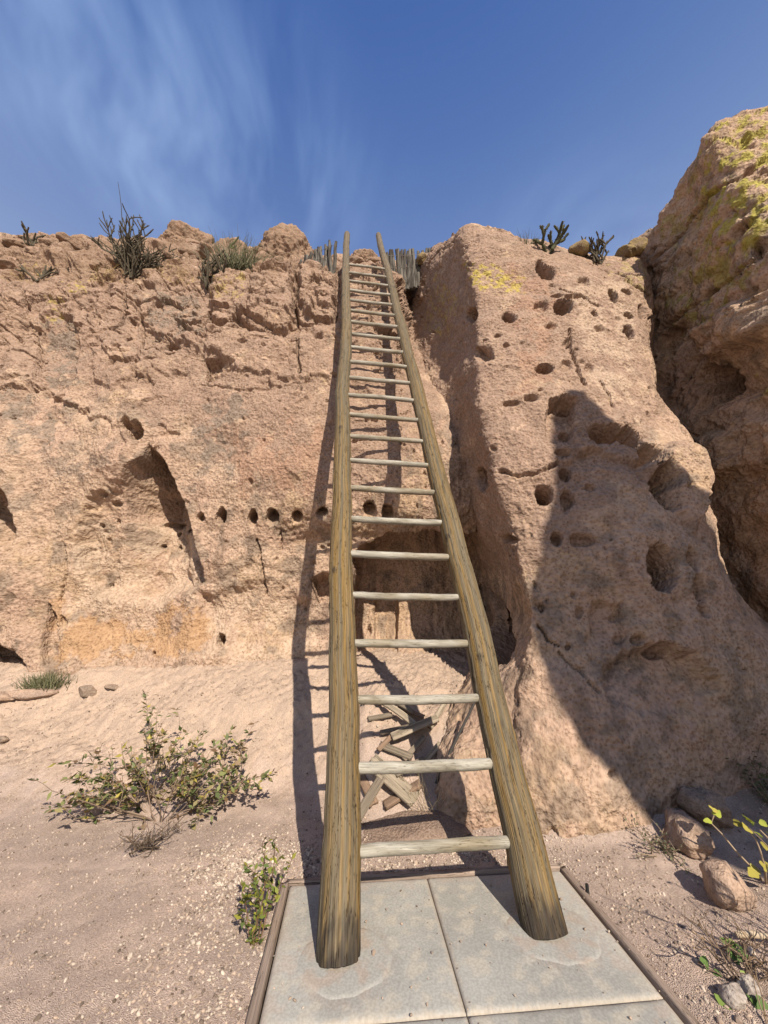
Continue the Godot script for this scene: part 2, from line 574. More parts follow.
func wood_material() -> StandardMaterial3D:
	# silvered grain running along v, with open checks
	var w := 384
	var h := 1024
	var im := Image.create(w, h, false, Image.FORMAT_RGB8)
	var bump := Image.create(w, h, false, Image.FORMAT_RGB8)
	for j in h:
		var y := float(j) / h
		# wrapped along the length by walking round a circle
		var cy := Vector2(cos(y * TAU), sin(y * TAU))
		for i in w:
			var a := TAU * i / w
			var q := Vector3(cos(a), sin(a), 0)
			var g := nz_mid.get_noise_3d(q.x * 7.0 + cy.x * 0.35, q.y * 7.0 + cy.y * 0.35, cy.x * 0.5) + 0.5 * nz_fine.get_noise_3d(q.x * 6.0, q.y * 6.0, cy.y * 0.35 + cy.x * 0.2)
			var k := nz_mid.get_noise_3d(q.x * 3.2 + 9.0, q.y * 3.2 + cy.x * 0.25, cy.y * 0.6 + 4.0)
			var open := smoothstep(0.06, 0.0, absf(k)) * smoothstep(-0.05, 0.2, nz_mid.get_noise_3d(q.x * 0.8, q.y * 0.8 + cy.x, cy.y + 11.0))
			var t := clampf(0.86 + g * 0.22, 0.45, 1.0)
			im.set_pixel(i, j, Color(t, t, t).lerp(Color(0.30, 0.26, 0.21), open * 0.65))
			var b := clampf(0.6 + g * 0.3 - open * 0.6, 0, 1)
			bump.set_pixel(i, j, Color(b, b, b))
	bump.bump_map_to_normal_map(4.0)
	var m := plain(0.78, 0.3)
	m.albedo_texture = ImageTexture.create_from_image(im)
	m.normal_enabled = true
	m.normal_texture = ImageTexture.create_from_image(bump)
	return m

func make_materials() -> void:
	# pumice and mineral grains; dark specks paint in the shade of tiny pores
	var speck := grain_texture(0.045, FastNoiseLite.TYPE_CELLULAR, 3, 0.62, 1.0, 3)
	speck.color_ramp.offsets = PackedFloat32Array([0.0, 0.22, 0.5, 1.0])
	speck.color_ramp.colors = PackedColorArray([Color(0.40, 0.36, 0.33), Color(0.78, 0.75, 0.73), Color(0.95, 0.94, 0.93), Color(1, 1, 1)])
	var pores := grain_texture(0.03, FastNoiseLite.TYPE_CELLULAR, 3, 0.0, 1.0, 4)
	var sandy := grain_texture(0.075, FastNoiseLite.TYPE_SIMPLEX_SMOOTH, 5, 0.70, 1.0, 5)
	var grit := grain_texture(0.22, FastNoiseLite.TYPE_SIMPLEX_SMOOTH, 4, 0.0, 1.0, 6)
	nz_crack.cellular_return_type = FastNoiseLite.RETURN_DISTANCE2_SUB
	nz_facet.cellular_return_type = FastNoiseLite.RETURN_CELL_VALUE
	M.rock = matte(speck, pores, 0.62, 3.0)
	M.ground = matte(sandy, grit, 0.9, 1.0)
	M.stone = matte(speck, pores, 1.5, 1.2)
	M.stone.uv1_world_triplanar = false
	M.concrete = matte(grain_texture(0.04, FastNoiseLite.TYPE_SIMPLEX_SMOOTH, 5, 0.84, 1.0, 8), grit, 1.6, 0.12, 0.85)
	M.wood = wood_material()
	M.rung = plain(0.6, 0.4)
	M.plank = plain(0.9, 0.2)
	M.plank.albedo_texture = M.wood.albedo_texture
	M.plank.normal_enabled = true
	M.plank.normal_texture = M.wood.normal_texture
	M.metal = plain(0.6, 0.4)
	M.twig = plain(0.95, 0.2)
	M.gravel = plain(0.95, 0.2)
	var lf := plain(0.6, 0.35)
	lf.cull_mode = BaseMaterial3D.CULL_DISABLED
	lf.backlight_enabled = true
	lf.backlight = Color(0.5, 0.55, 0.25)
	M.leaf = lf

# ------------------------------------------------------------------ the ladder
func rail_mesh(foot: Vector3, top: Vector3, r0: float, r1: float, bow: Vector3, sd: int) -> ArrayMesh:
	var segs := 72
	var rings := 620
	var axis := (top - foot).normalized()
	var side := axis.cross(Vector3(0, 0, 1)).normalized()
	var up := axis.cross(side)
	var P := PackedVector3Array()
	var C := PackedColorArray()
	var length := foot.distance_to(top)
	var kr := RandomNumberGenerator.new()
	kr.seed = 60 + sd
	var knots := []
	for q in 26: knots.append(Vector3(kr.randf() * length, kr.randf() * TAU, kr.randf_range(0.016, 0.034)))
	for j in rings:
		var t := float(j) / (rings - 1)
		var s := t * length
		var c := foot.lerp(top, t) + bow * sin(PI * t) + side * nz_mid.get_noise_2d(s * 0.18, sd * 9.0) * 0.035
		var r := lerpf(r0, r1, pow(t, 0.8)) * (1.0 + nz_mid.get_noise_2d(s * 0.35, sd) * 0.03)
		if t > 0.985: r *= sqrt(maxf(0.0, 1.0 - pow((t - 0.985) / 0.0152, 2.0))) * 0.6 + 0.4
		for i in segs + 1:
			var a := TAU * (i % segs) / segs
			var q := Vector3(cos(a), sin(a), 0)
			var w := q * 1.6 + Vector3(0, 0, s * 0.16 + sd * 20.0)
			var grain := nz_fine.get_noise_3dv(Vector3(q.x * 0.9, q.y * 0.9, s * 0.05 + sd))
			var check := nz_mid.get_noise_3dv(Vector3(q.x * 2.2, q.y * 2.2, s * 0.30 + sd * 3.0))
			var split := smoothstep(0.05, 0.0, absf(check)) * smoothstep(0.0, 0.25, nz_mid.get_noise_3dv(Vector3(q.x, q.y, s * 0.5 + 40.0)))
			var knot := nz_cell.get_noise_3dv(Vector3(q.x * 0.09, q.y * 0.09, s * 0.34 + sd))
			var kn := 0.0
			for kk in knots:
				var ds: float = (s - kk.x) * 0.6
				if absf(ds) < 0.07:
					var da := wrapf(a - kk.y, -PI, PI) * r
					kn = maxf(kn, smoothstep(kk.z, kk.z * 0.3, sqrt(ds * ds + da * da) + knot * 0.004))
			var rr := r + grain * 0.0035 - split * 0.008 + kn * 0.007
			# worn flats
			rr -= maxf(0.0, nz_mid.get_noise_3dv(w * 0.5)) * r * 0.08
			P.append(c + (side * q.x + up * q.y) * rr)
			# amber stain left in streaks on silvered wood
			var st := nz_hue2.get_noise_3dv(Vector3(q.x * 0.7, q.y * 0.7, s * 0.09 + sd * 5.0))
			var st2 := nz_hue2.get_noise_3dv(Vector3(q.x * 2.4, q.y * 2.4, s * 0.14 + sd))
			var am := clampf((st * 0.9 + st2 * 0.6 + grain * 0.4) * 2.2 + 0.42, 0, 1)
			var col := Color(0.16, 0.132, 0.088).lerp(Color(0.235, 0.146, 0.046), am)
			col = col.lerp(Color(0.20, 0.172, 0.125), clampf((grain + st2 * 0.5) * 1.3, 0, 0.4))
			col = col.lerp(Color(0.07, 0.055, 0.04), clampf(split * 0.55 + kn * 0.75, 0, 0.85))
			# greyer towards the exposed upper length, in streaks
			col = col.lerp(Color(0.18, 0.158, 0.13), clampf((t - 0.45) * 1.2 + st * 0.6, 0, 0.6))
			# rot and tar at the foot
			var rot := smoothstep(0.20, 0.03, s + nz_mid.get_noise_3dv(Vector3(q.x * 1.6, q.y * 1.6, s * 3.0 + sd * 7.0)) * 0.16)
			col = col.lerp(Color(0.035, 0.03, 0.027), rot * 0.85)
			C.append(col * (0.85 + 0.3 * (grain + 0.5)))
	var uv := PackedVector2Array()
	for j in rings:
		for i in segs + 1: uv.append(Vector2(float(i) / segs + sd * 0.37, length * j / (rings - 1) / 2.1 + sd * 0.21))
	return sheet_mesh(P, C, segs + 1, rings, uv)

func make_ladder() -> void:
	var L0 := Vector3(-0.199, -0.02, -2.105)
	var L1 := Vector3(-0.742, 8.725, -5.93)
	var R0 := Vector3(0.757, -0.02, -2.253)
	var R1 := Vector3(-0.112, 8.932, -6.12)
	var o := thing("log_ladder", L0)
	tag(o, "tall weathered log ladder with round rungs leaning up against the cliff", "ladder")
	var parts := [[L0, L1, 0.098, 0.056, Vector3(0.0, 0.0, 0.0), 1], [R0, R1, 0.104, 0.056, Vector3(0.0, 0, 0.0), 2]]
	for p in parts:
		var m := put(rail_mesh(p[0] - L0, p[1] - L0, p[2], p[3], p[4], p[5]), "rail", M.wood, o)
	var lad := (L1 - L0).normalized()
	for k in 23:
		var y := 0.302 + k * 0.3133
		var tl := (y - L0.y) / (L1.y - L0.y)
		var y2 := y - 0.018 + 0.0012 * k
		var tr := (y2 - R0.y) / (R1.y - R0.y)
		var a := L0.lerp(L1, tl)
		var b := R0.lerp(R1, tr)
		var ax := (b - a).normalized()
		# rungs are set a little to the front of the rails' middle
		var fr := ax.cross(lad).normalized()
		if fr.z < 0: fr = -fr
		a += fr * 0.012
		b += fr * 0.012
		rng.seed = 500 + k
		var bd := Build.new()
		var pts := []
		var rad := []
		var base := lerpf(0.029, 0.0225, k / 22.0) * rng.randf_range(0.93, 1.06)
		var bend := Vector3(0, rng.randf_range(-0.006, 0.004), rng.randf_range(-0.004, 0.004))
		for q in 25:
			var t := q / 24.0
			pts.append(a.lerp(b, t) - L0 + bend * sin(PI * t) + Vector3(0, nz_mid.get_noise_2d(t * 1.5, k * 5.0) * 0.004, 0))
			rad.append(base * (1.0 - 0.25 * pow(absf(t * 2 - 1), 6.0)) * (1.0 + nz_mid.get_noise_2d(t * 4.0, k * 3.0 + 0.5) * 0.05))
		bd.tube(pts, rad, 18, Color(0.42, 0.39, 0.32))
		for i in bd.v.size():
			var pv := bd.v[i]
			var g := nz_hue2.get_noise_3d(pv.x * 0.8, pv.y * 6.0, pv.z * 6.0)
			var f := nz_fine.get_noise_3d(pv.x * 0.5, pv.y * 7.0, pv.z * 7.0)
			var col := Color(0.46, 0.435, 0.37).lerp(Color(0.29, 0.262, 0.205), clampf(g * 1.6 + 0.35, 0, 1))
			col = col.lerp(Color(0.24, 0.18, 0.09), clampf(nz_mid.get_noise_3dv(pv * 0.8) * 1.2, 0, 0.45))
			bd.c[i] = col * (0.8 + 0.4 * (f * 0.5 + 0.5))
			bd.v[i] += bd.n[i] * f * 0.0015
		for i in bd.uv.size(): bd.uv[i] = Vector2(bd.uv[i].x, bd.uv[i].y / 48.0 + k * 0.13)
		put(bd.mesh(), "rung", M.wood, o)

# ------------------------------------------------------------------ slab, edging, stakes
func slab_point(u: float, v: float, y: float) -> Vector3:
	return SLAB_AT + SLAB_X * u + SLAB_Z * v + Vector3(0, y, 0)

func make_panel(u0: float, u1: float, v0: float, v1: float, o: Node3D) -> void:
	var step := 0.012
	var nu := int((u1 - u0) / step) + 1
	var nv := int((v1 - v0) / step) + 1
	var P := PackedVector3Array()
	var C := PackedColorArray()
	for j in range(-2, nv + 2):
		for i in range(-2, nu + 2):
			var u := clampf(u0 + (u1 - u0) * i / (nu - 1), u0, u1)
			var v := v1 + (v0 - v1) * j / (nv - 1)
			v = clampf(v, v0, v1)
			var e := minf(minf(u - u0, u1 - u), minf(v - v0, v1 - v))
			var y := -0.007 * (1.0 - smoothstep(0.0, 0.018, e + nz_wob.get_noise_2d(u, v) * 0.006))
			if i < 0 or j < 0 or i >= nu or j >= nv: y = -0.02
			if i == -2 or j == -2 or i == nu + 1 or j == nv + 1: y = -0.11
			var w := slab_point(u, v, y)
			if y > -0.015: w.y += nz_mid.get_noise_2d(w.x * 0.8, w.z * 0.8) * 0.0015
			P.append(w - SLAB_AT)
			var h := nz_hue.get_noise_2d(w.x * 1.5, w.z * 1.5)
			var h2 := nz_hue2.get_noise_2d(w.x * 2.0, w.z * 2.0)
			var f := nz_fine.get_noise_2d(w.x * 3.0, w.z * 3.0)
			var col := Color(0.375, 0.37, 0.34).lerp(Color(0.31, 0.305, 0.28), clampf(h * 1.5 + 0.5, 0, 1))
			col = col.lerp(Color(0.44, 0.405, 0.34), clampf((h2 - 0.05) * 2.2, 0, 0.7))
			# sand drifted in from the sides
			var drift := minf(minf(u, 1.53 - u), v) + h2 * 0.12 + f * 0.05
			col = col.lerp(Color(0.48, 0.37, 0.29), 0.35 * smoothstep(0.08, 0.0, drift))
			# reddish sand trodden round the feet of the posts, with a ragged outline
			for ft in [Vector3(-0.199, 0, -2.105), Vector3(0.757, 0, -2.253)]:
				var dd: float = Vector2(w.x - ft.x - 0.03, w.z - ft.z - 0.03).length() + h2 * 0.09 + f * 0.05
				col = col.lerp(Color(0.36, 0.25, 0.19), 0.4 * smoothstep(0.24, 0.16, dd) * clampf(0.7 + h2 * 1.5, 0, 1))
				col = col.lerp(Color(0.42, 0.41, 0.37), 0.5 * smoothstep(0.035, 0.0, absf(dd - 0.27)) * clampf(0.5 + h2, 0, 1))
			# sand caught in the joints
			col = col.lerp(Color(0.42, 0.36, 0.29), 0.7 * smoothstep(0.02, 0.0, e + f * 0.012))
			C.append(col * (0.98 + 0.22 * (f * 0.5 + 0.5)))
	put(sheet_mesh(P, C, nu + 4, nv + 4), "panel", M.concrete, o)

func make_slab() -> void:
	var o := thing("concrete_slab", SLAB_AT)
	tag(o, "pale grey jointed concrete slab under the feet of the log ladder", "slab")
	for a in [[0.0, 0.7545], [0.7595, 1.53]]:
		make_panel(a[0], a[1], 0.0, 0.7645, o)
		make_panel(a[0], a[1], 0.7695, 1.56, o)
	# mortar rings left where the post holes were filled
	for ft in [[Vector3(-0.199, 0, -2.105), 0.205, 1], [Vector3(0.757, 0, -2.253), 0.21, 2]]:
		var P := PackedVector3Array()
		var C := PackedColorArray()
		for r in 14:
			for s in 73:
				var a := TAU * (s % 72) / 72.0
				var rr: float = ft[1] * (1.0 - r / 14.0) * (1.0 + nz_mid.get_noise_2d(cos(a) * 0.5 + ft[2] * 4, sin(a) * 0.5) * 0.12)
				var p: Vector3 = ft[0] + Vector3(cos(a) * rr * 1.0 + 0.03, 0.0, -sin(a) * rr * 0.9 + 0.02)
				p.y = -0.004 if r == 0 else 0.0025 + nz_mid.get_noise_2d(p.x * 2.0, p.z * 2.0) * 0.001
				if r == 1: p.y = 0.0018
				P.append(p - SLAB_AT)
				var h := nz_hue2.get_noise_2d(p.x * 2.0, p.z * 2.0)
				var f := nz_fine.get_noise_2d(p.x * 3.0, p.z * 3.0)
				var col := Color(0.36, 0.352, 0.32).lerp(Color(0.38, 0.315, 0.26), clampf(h * 2.0 + 0.1, 0, 0.8))
				C.append(col * (0.96 + 0.24 * (f * 0.5 + 0.5)))
		put(sheet_mesh(P, C, 73, 14), "mortar_patch", M.concrete, o)

func board_mesh(half: Vector3, col: Color, sd: int, bend := 0.0) -> ArrayMesh:
	# long in x, with grain, worn ends and a slight bend
	var nu := maxi(24, int(half.x * 2 / 0.02))
	var prof := [Vector2(-1, -0.6), Vector2(-1, 0.6), Vector2(-0.9, 1), Vector2(-0.45, 1), Vector2(0, 1), Vector2(0.45, 1), Vector2(0.9, 1), Vector2(1, 0.6), Vector2(1, -0.6), Vector2(0.9, -1), Vector2(0, -1), Vector2(-0.9, -1), Vector2(-1, -0.6)]
	prof.reverse()
	var UV := PackedVector2Array()
	var P := PackedVector3Array()
	var C := PackedColorArray()
	for j in prof.size():
		for i in nu + 2:
			var t := clampf((i - 1.0) / (nu - 1), 0, 1)
			var q: Vector2 = prof[j]
			if i == 0 or i == nu + 1: q *= 0.02
			var x := (t * 2 - 1) * half.x
			if i > 0 and i < nu + 1 and (t < 0.001 or t > 0.999): x += nz_fine.get_noise_2d(q.x * 0.2, sd) * half.z * 0.8
			var g := nz_fine.get_noise_3d(x * 0.08, q.x * half.z * 7.0, q.y * half.y * 4.0 + sd)
			var p := Vector3(x, q.y * half.y * (1.0 + g * 0.25) + bend * (1.0 - (2 * t - 1) * (2 * t - 1)), q.x * half.z * (1.0 + nz_mid.get_noise_2d(x * 0.6, sd) * 0.12))
			P.append(p)
			UV.append(Vector2(j * 0.045 + sd * 0.31, x * 0.35 + sd * 0.17))
			C.append(col * (0.75 + 0.6 * (g * 1.1 + 0.5)))
	return sheet_mesh(P, C, nu + 2, prof.size(), UV)

func make_edging() -> void:
	var wood := Color(0.34, 0.265, 0.215)
	var g := "edging boards framing the slab"
	var specs := [
		[slab_point(-0.030, 0.78, -0.045), 0.80, -PI / 2, "weathered brown edging board along slab beside the small leafy plant"],
		[slab_point(0.765, -0.030, -0.043), 0.785, 0.0, "dark brown edging board along slab end below the broken planks"],
		[slab_point(1.561, 0.78, -0.045), 0.80, -PI / 2, "weathered brown edging board along slab side facing the loose boulders"]]
	var k := 0
	for s in specs:
		var m := put(board_mesh(Vector3(s[1], 0.05, 0.019), wood, 30 + k), "edging_board", M.plank)
		m.position = s[0]
		m.basis = Basis(SLAB_X, Vector3.UP, SLAB_Z) * Basis(Vector3.UP, s[2])
		tag(m, s[3], "edging", g)
		k += 1
	for s in [[slab_point(-0.07, -0.02, 0), "short black metal stake at slab corner beside the leafy plant"], [Vector3(1.079, -0.02, -2.494), "short black metal stake in gravel beside right edging board"]]:
		var b := Build.new()
		var at: Vector3 = s[0]
		b.tube([Vector3(0, -0.12, 0), Vector3(0, 0.03, 0.0), Vector3(0.001, 0.058, 0.0), Vector3(0.001, 0.062, 0)], [0.009, 0.0092, 0.0088, 0.006], 10, Color(0.018, 0.017, 0.017))
		var m2 := put(b.mesh(), "metal_stake", M.metal)
		m2.position = Vector3(at.x, ground_y(at.x, at.z), at.z)
		tag(m2, s[1], "stake", "stakes holding the edging")

# ------------------------------------------------------------------ fences at the top
func picket_mesh(h: float, r: float, sd: int) -> ArrayMesh:
	var b := Build.new()
	rng.seed = 900 + sd
	var lean := Vector3(rng.randf_range(-0.05, 0.05), 0, rng.randf_range(-0.04, 0.04))
	var pts := []
	var rad := []
	for q in 9:
		var t := q / 8.0
		pts.append(Vector3(nz_mid.get_noise_2d(t * 0.6, sd * 7.0) * 0.03, t * h, nz_mid.get_noise_2d(t * 0.6, sd * 7.0 + 50) * 0.03) + lean * t)
		rad.append(r * (1.0 - 0.2 * t) * (1.0 + nz_mid.get_noise_2d(t * 2.0, sd) * 0.15))
	rad[8] *= 0.8
	b.tube(pts, rad, 9, Color(0.20, 0.185, 0.165))
	for i in b.uv.size(): b.uv[i] = Vector2(b.uv[i].x, b.uv[i].y / 24.0 + sd * 0.13)
	for i in b.v.size():
		var p := b.v[i]
		b.c[i] = Color(0.075, 0.066, 0.056).lerp(Color(0.22, 0.205, 0.18), clampf(nz_hue2.get_noise_3d(p.x * 3.0 + sd, p.y * 0.6, p.z * 3.0) * 2.2 + 0.42, 0, 1))
	return b.mesh()

func make_fence(a: Vector3, b: Vector3, top_a: float, top_b: float, count: int, label: String, sd: int) -> void:
	var o := thing("picket_fence", a)
	tag(o, label, "fence", "stick fences at the head of the ladder")
	rng.seed = sd
	for k in count:
		var t := float(k) / (count - 1)
		rng.seed = sd * 100 + k
		var h := lerpf(top_a, top_b, t) * rng.randf_range(0.985, 1.015) + 0.3
		var m := put(picket_mesh(h, rng.randf_range(0.032, 0.040), sd * 50 + k), "picket", M.plank, o)
		m.position = a.lerp(b, t) - a + Vector3(0, -0.3, 0)
	for f in [0.3, 0.75]:
		var w := Build.new()
		var pts := []
		var rad := []
		for q in 13:
			var t := q / 12.0
			pts.append(a.lerp(b, t) - a + Vector3(0, lerpf(top_a, top_b, t) * f + nz_mid.get_noise_2d(t * 3, sd) * 0.02, 0.042))
			rad.append(0.004)
		w.tube(pts, rad, 6, Color(0.16, 0.14, 0.13))
		put(w.mesh(), "wire", M.metal, o)

# ------------------------------------------------------------------ plants
func rand_dir(spread: float) -> Vector3:
	return Vector3(rng.randfn() * spread, 1.0, rng.randfn() * spread).normalized()

# woody cactus: knobbly jointed arms
func cholla(b: Build, at: Vector3, dir: Vector3, length: float, radius: float, depth: int, col: Color) -> void:
	var pts := []
	var rad := []
	var p := at
	var d := dir
	var n := 5
	for q in n + 1:
		pts.append(p)
		rad.append(radius * (1.0 if q < n else 0.55) * rng.randf_range(0.82, 1.15))
		p += d * length / n
		d = (d + Vector3(rng.randfn(), rng.randfn() * 0.6 + 0.25, rng.randfn()) * 0.09).normalized()
	b.tube(pts, rad, 7, col)
	# spiny knobs
	for q in int(length / 0.024):
		var t := rng.randf()
		var i := mini(int(t * n), n - 1)
		var c: Vector3 = pts[i].lerp(pts[i + 1], t * n - i)
		var o := (d.cross(Vector3(rng.randfn(), rng.randfn(), rng.randfn()))).normalized()
		b.tube([c + o * radius * 0.6, c + o * (radius + 0.012) + d * 0.008], [radius * 0.32, radius * 0.1], 4, col.lerp(Color(0.34, 0.30, 0.21), rng.randf() * 0.6))
	if depth > 0:
		for k in rng.randi_range(2, 3):
			var i2 := rng.randi_range(2, n)
			var ax := Vector3(rng.randfn(), 0.35, rng.randfn()).normalized()
			cholla(b, pts[i2], (d * 0.75 + ax * 0.75).normalized(), length * rng.randf_range(0.55, 0.85), radius * 0.88, depth - 1, col)

func make_cholla(at: Vector3, stems: int, length: float, radius: float, depth: int, spread: float, col: Color, label: String, called: String, cat: String, sd: int, wands := 0) -> void:
	rng.seed = sd
	var o := thing(called, at)
	tag(o, label, cat, "plants growing along the cliff rim")
	for s in stems:
		var b := Build.new()
		var d := rand_dir(spread)
		cholla(b, Vector3(rng.randfn() * 0.05, -0.06, rng.randfn() * 0.05), d, length * rng.randf_range(0.7, 1.15), radius, depth, col)
		put(b.mesh(), "branch", M.twig, o)
	for s in wands:
		var b2 := Build.new()
		var p := Vector3(rng.randfn() * 0.15, 0, rng.randfn() * 0.1)
		var d2 := rand_dir(0.22)
		var pts := []
		var rad := []
		for q in 9:
			pts.append(p)
			rad.append(0.011 * (1.0 - q / 11.0))
			p += d2 * length * 0.34
			d2 = (d2 + Vector3(rng.randfn(), 0.15, rng.randfn()) * 0.07).normalized()
		b2.tube(pts, rad, 6, col)
		put(b2.mesh(), "branch", M.twig, o)

func make_tuft(at: Vector3, count: int, height: float, spread: float, c0: Color, c1: Color, wide: float, label: String, called: String, cat: String, group: String, sd: int) -> void:
	rng.seed = sd
	var b := Build.new()
	for k in count:
		var d := rand_dir(0.45)
		var p := Vector3(rng.randfn() * spread * 0.4, -0.01, rng.randfn() * spread * 0.3)
		d = (d + p * 0.6 / maxf(spread, 0.01)).normalized()
		var h := height * rng.randf_range(0.45, 1.0)
		var pts := []
		var rad := []
		for q in 5:
			pts.append(p)
			rad.append(wide * (1.0 - q * 0.2))
			p += d * h / 4
			d = (d + Vector3(rng.randfn() * 0.12, -0.05, rng.randfn() * 0.12)).normalized()
		b.tube(pts, rad, 3, c0.lerp(c1, rng.randf()))
	var m := put(b.mesh(), called, M.leaf)
	m.position = at
	tag(m, label, cat, group)

# leafy shrub: forking twigs ending in sprays of small leaves
func twig(wood: Build, leaves: Build, at: Vector3, dir: Vector3, length: float, radius: float, depth: int, o: Dictionary) -> void:
	var pts := []
	var rad := []
	var p := at
	var d := dir
	var n := 5
	for q in n + 1:
		pts.append(p)
		rad.append(radius * (1.0 - 0.4 * q / n))
		p += d * length / n
		d = (d + Vector3(rng.randfn(), rng.randfn() + 0.2, rng.randfn()) * 0.13).normalized()
	wood.tube(pts, rad, 5, o.bark * rng.randf_range(0.7, 1.3))
	if depth > 0:
		for k in rng.randi_range(2, o.fork):
			var i := rng.randi_range(1, n)
			var ax := Vector3(rng.randfn(), rng.randfn() * 0.5 + o.rise, rng.randfn()).normalized()
			twig(wood, leaves, pts[i], (d * 0.8 + ax * 0.8).normalized(), length * rng.randf_range(0.5, 0.8), radius * 0.65, depth - 1, o)
	if depth <= 1:
		for k in int(o.leaves * length / 0.1):
			if rng.randf() < o.bare: continue
			var t := rng.randf()
			var i2 := mini(int(t * n), n - 1)
			var c: Vector3 = pts[i2].lerp(pts[i2 + 1], t * n - i2)
			var ld := (d * 0.5 + Vector3(rng.randfn(), rng.randfn() * 0.6, rng.randfn())).normalized()
			var across := ld.cross(Vector3(rng.randfn() * 0.4, 1, rng.randfn() * 0.4)).normalized()
			var pal: Array = o.palette
			var col: Color = pal[rng.randi() % pal.size()] * rng.randf_range(0.75, 1.25)
			var s: float = o.size * rng.randf_range(0.6, 1.25)
			leaves.leaf(c, ld, across, s, s * 0.55, rng.randf_range(0.05, 0.35), col)

func make_shrub(called: String, at: Vector3, stems: Array, o: Dictionary, label: String, cat: String, group: String, sd: int) -> void:
	rng.seed = sd
	var root := thing(called, at)
	tag(root, label, cat, group)
	var leaves := Build.new()
	for s in stems:
		var wood := Build.new()
		twig(wood, leaves, s[0], s[1].normalized(), s[2], s[3], o.depth, o)
		put(wood.mesh(), "stem", M.twig, root)
	if leaves.v.size() > 0:
		put(leaves.mesh(), "foliage", M.leaf, root).set_meta("kind", "stuff")

# ------------------------------------------------------------------ stones and timber
func make_boulder(at: Vector3, half: Vector3, turn: Vector3, label: String, group: String, cols: Array, cuts: int, rough: float, sd: int, called := "boulder", cat := "boulder", sink := 0.3, level := 3) -> void:
	var m := put(stone_mesh(half, cuts, rough, level, sd, cols), called, M.stone)
	m.position = at + Vector3(0, half.y * (1.0 - 2.0 * sink), 0)
	m.rotation = turn
	tag(m, label, cat, group)

func on_ground(p: Vector3, lift := 0.0) -> Vector3:
	return Vector3(p.x, ground_y(p.x, p.z) + lift, p.z)

func make_plank(a: Vector3, b: Vector3, wide: float, thick: float, tilt: float, col: Color, sd: int, label: String, bend := 0.0) -> void:
	var d := b - a
	var m := put(board_mesh(Vector3(d.length() / 2, thick, wide), col, sd, bend), "weathered_plank", M.plank)
	var X := d.normalized()
	var Z := X.cross(Vector3.UP).normalized()
	var Y := Z.cross(X)
	m.basis = Basis(X, Y, Z) * Basis(Vector3.RIGHT, tilt)
	m.position = (a + b) / 2
	tag(m, label, "plank", "broken planks in the hollow behind the ladder")

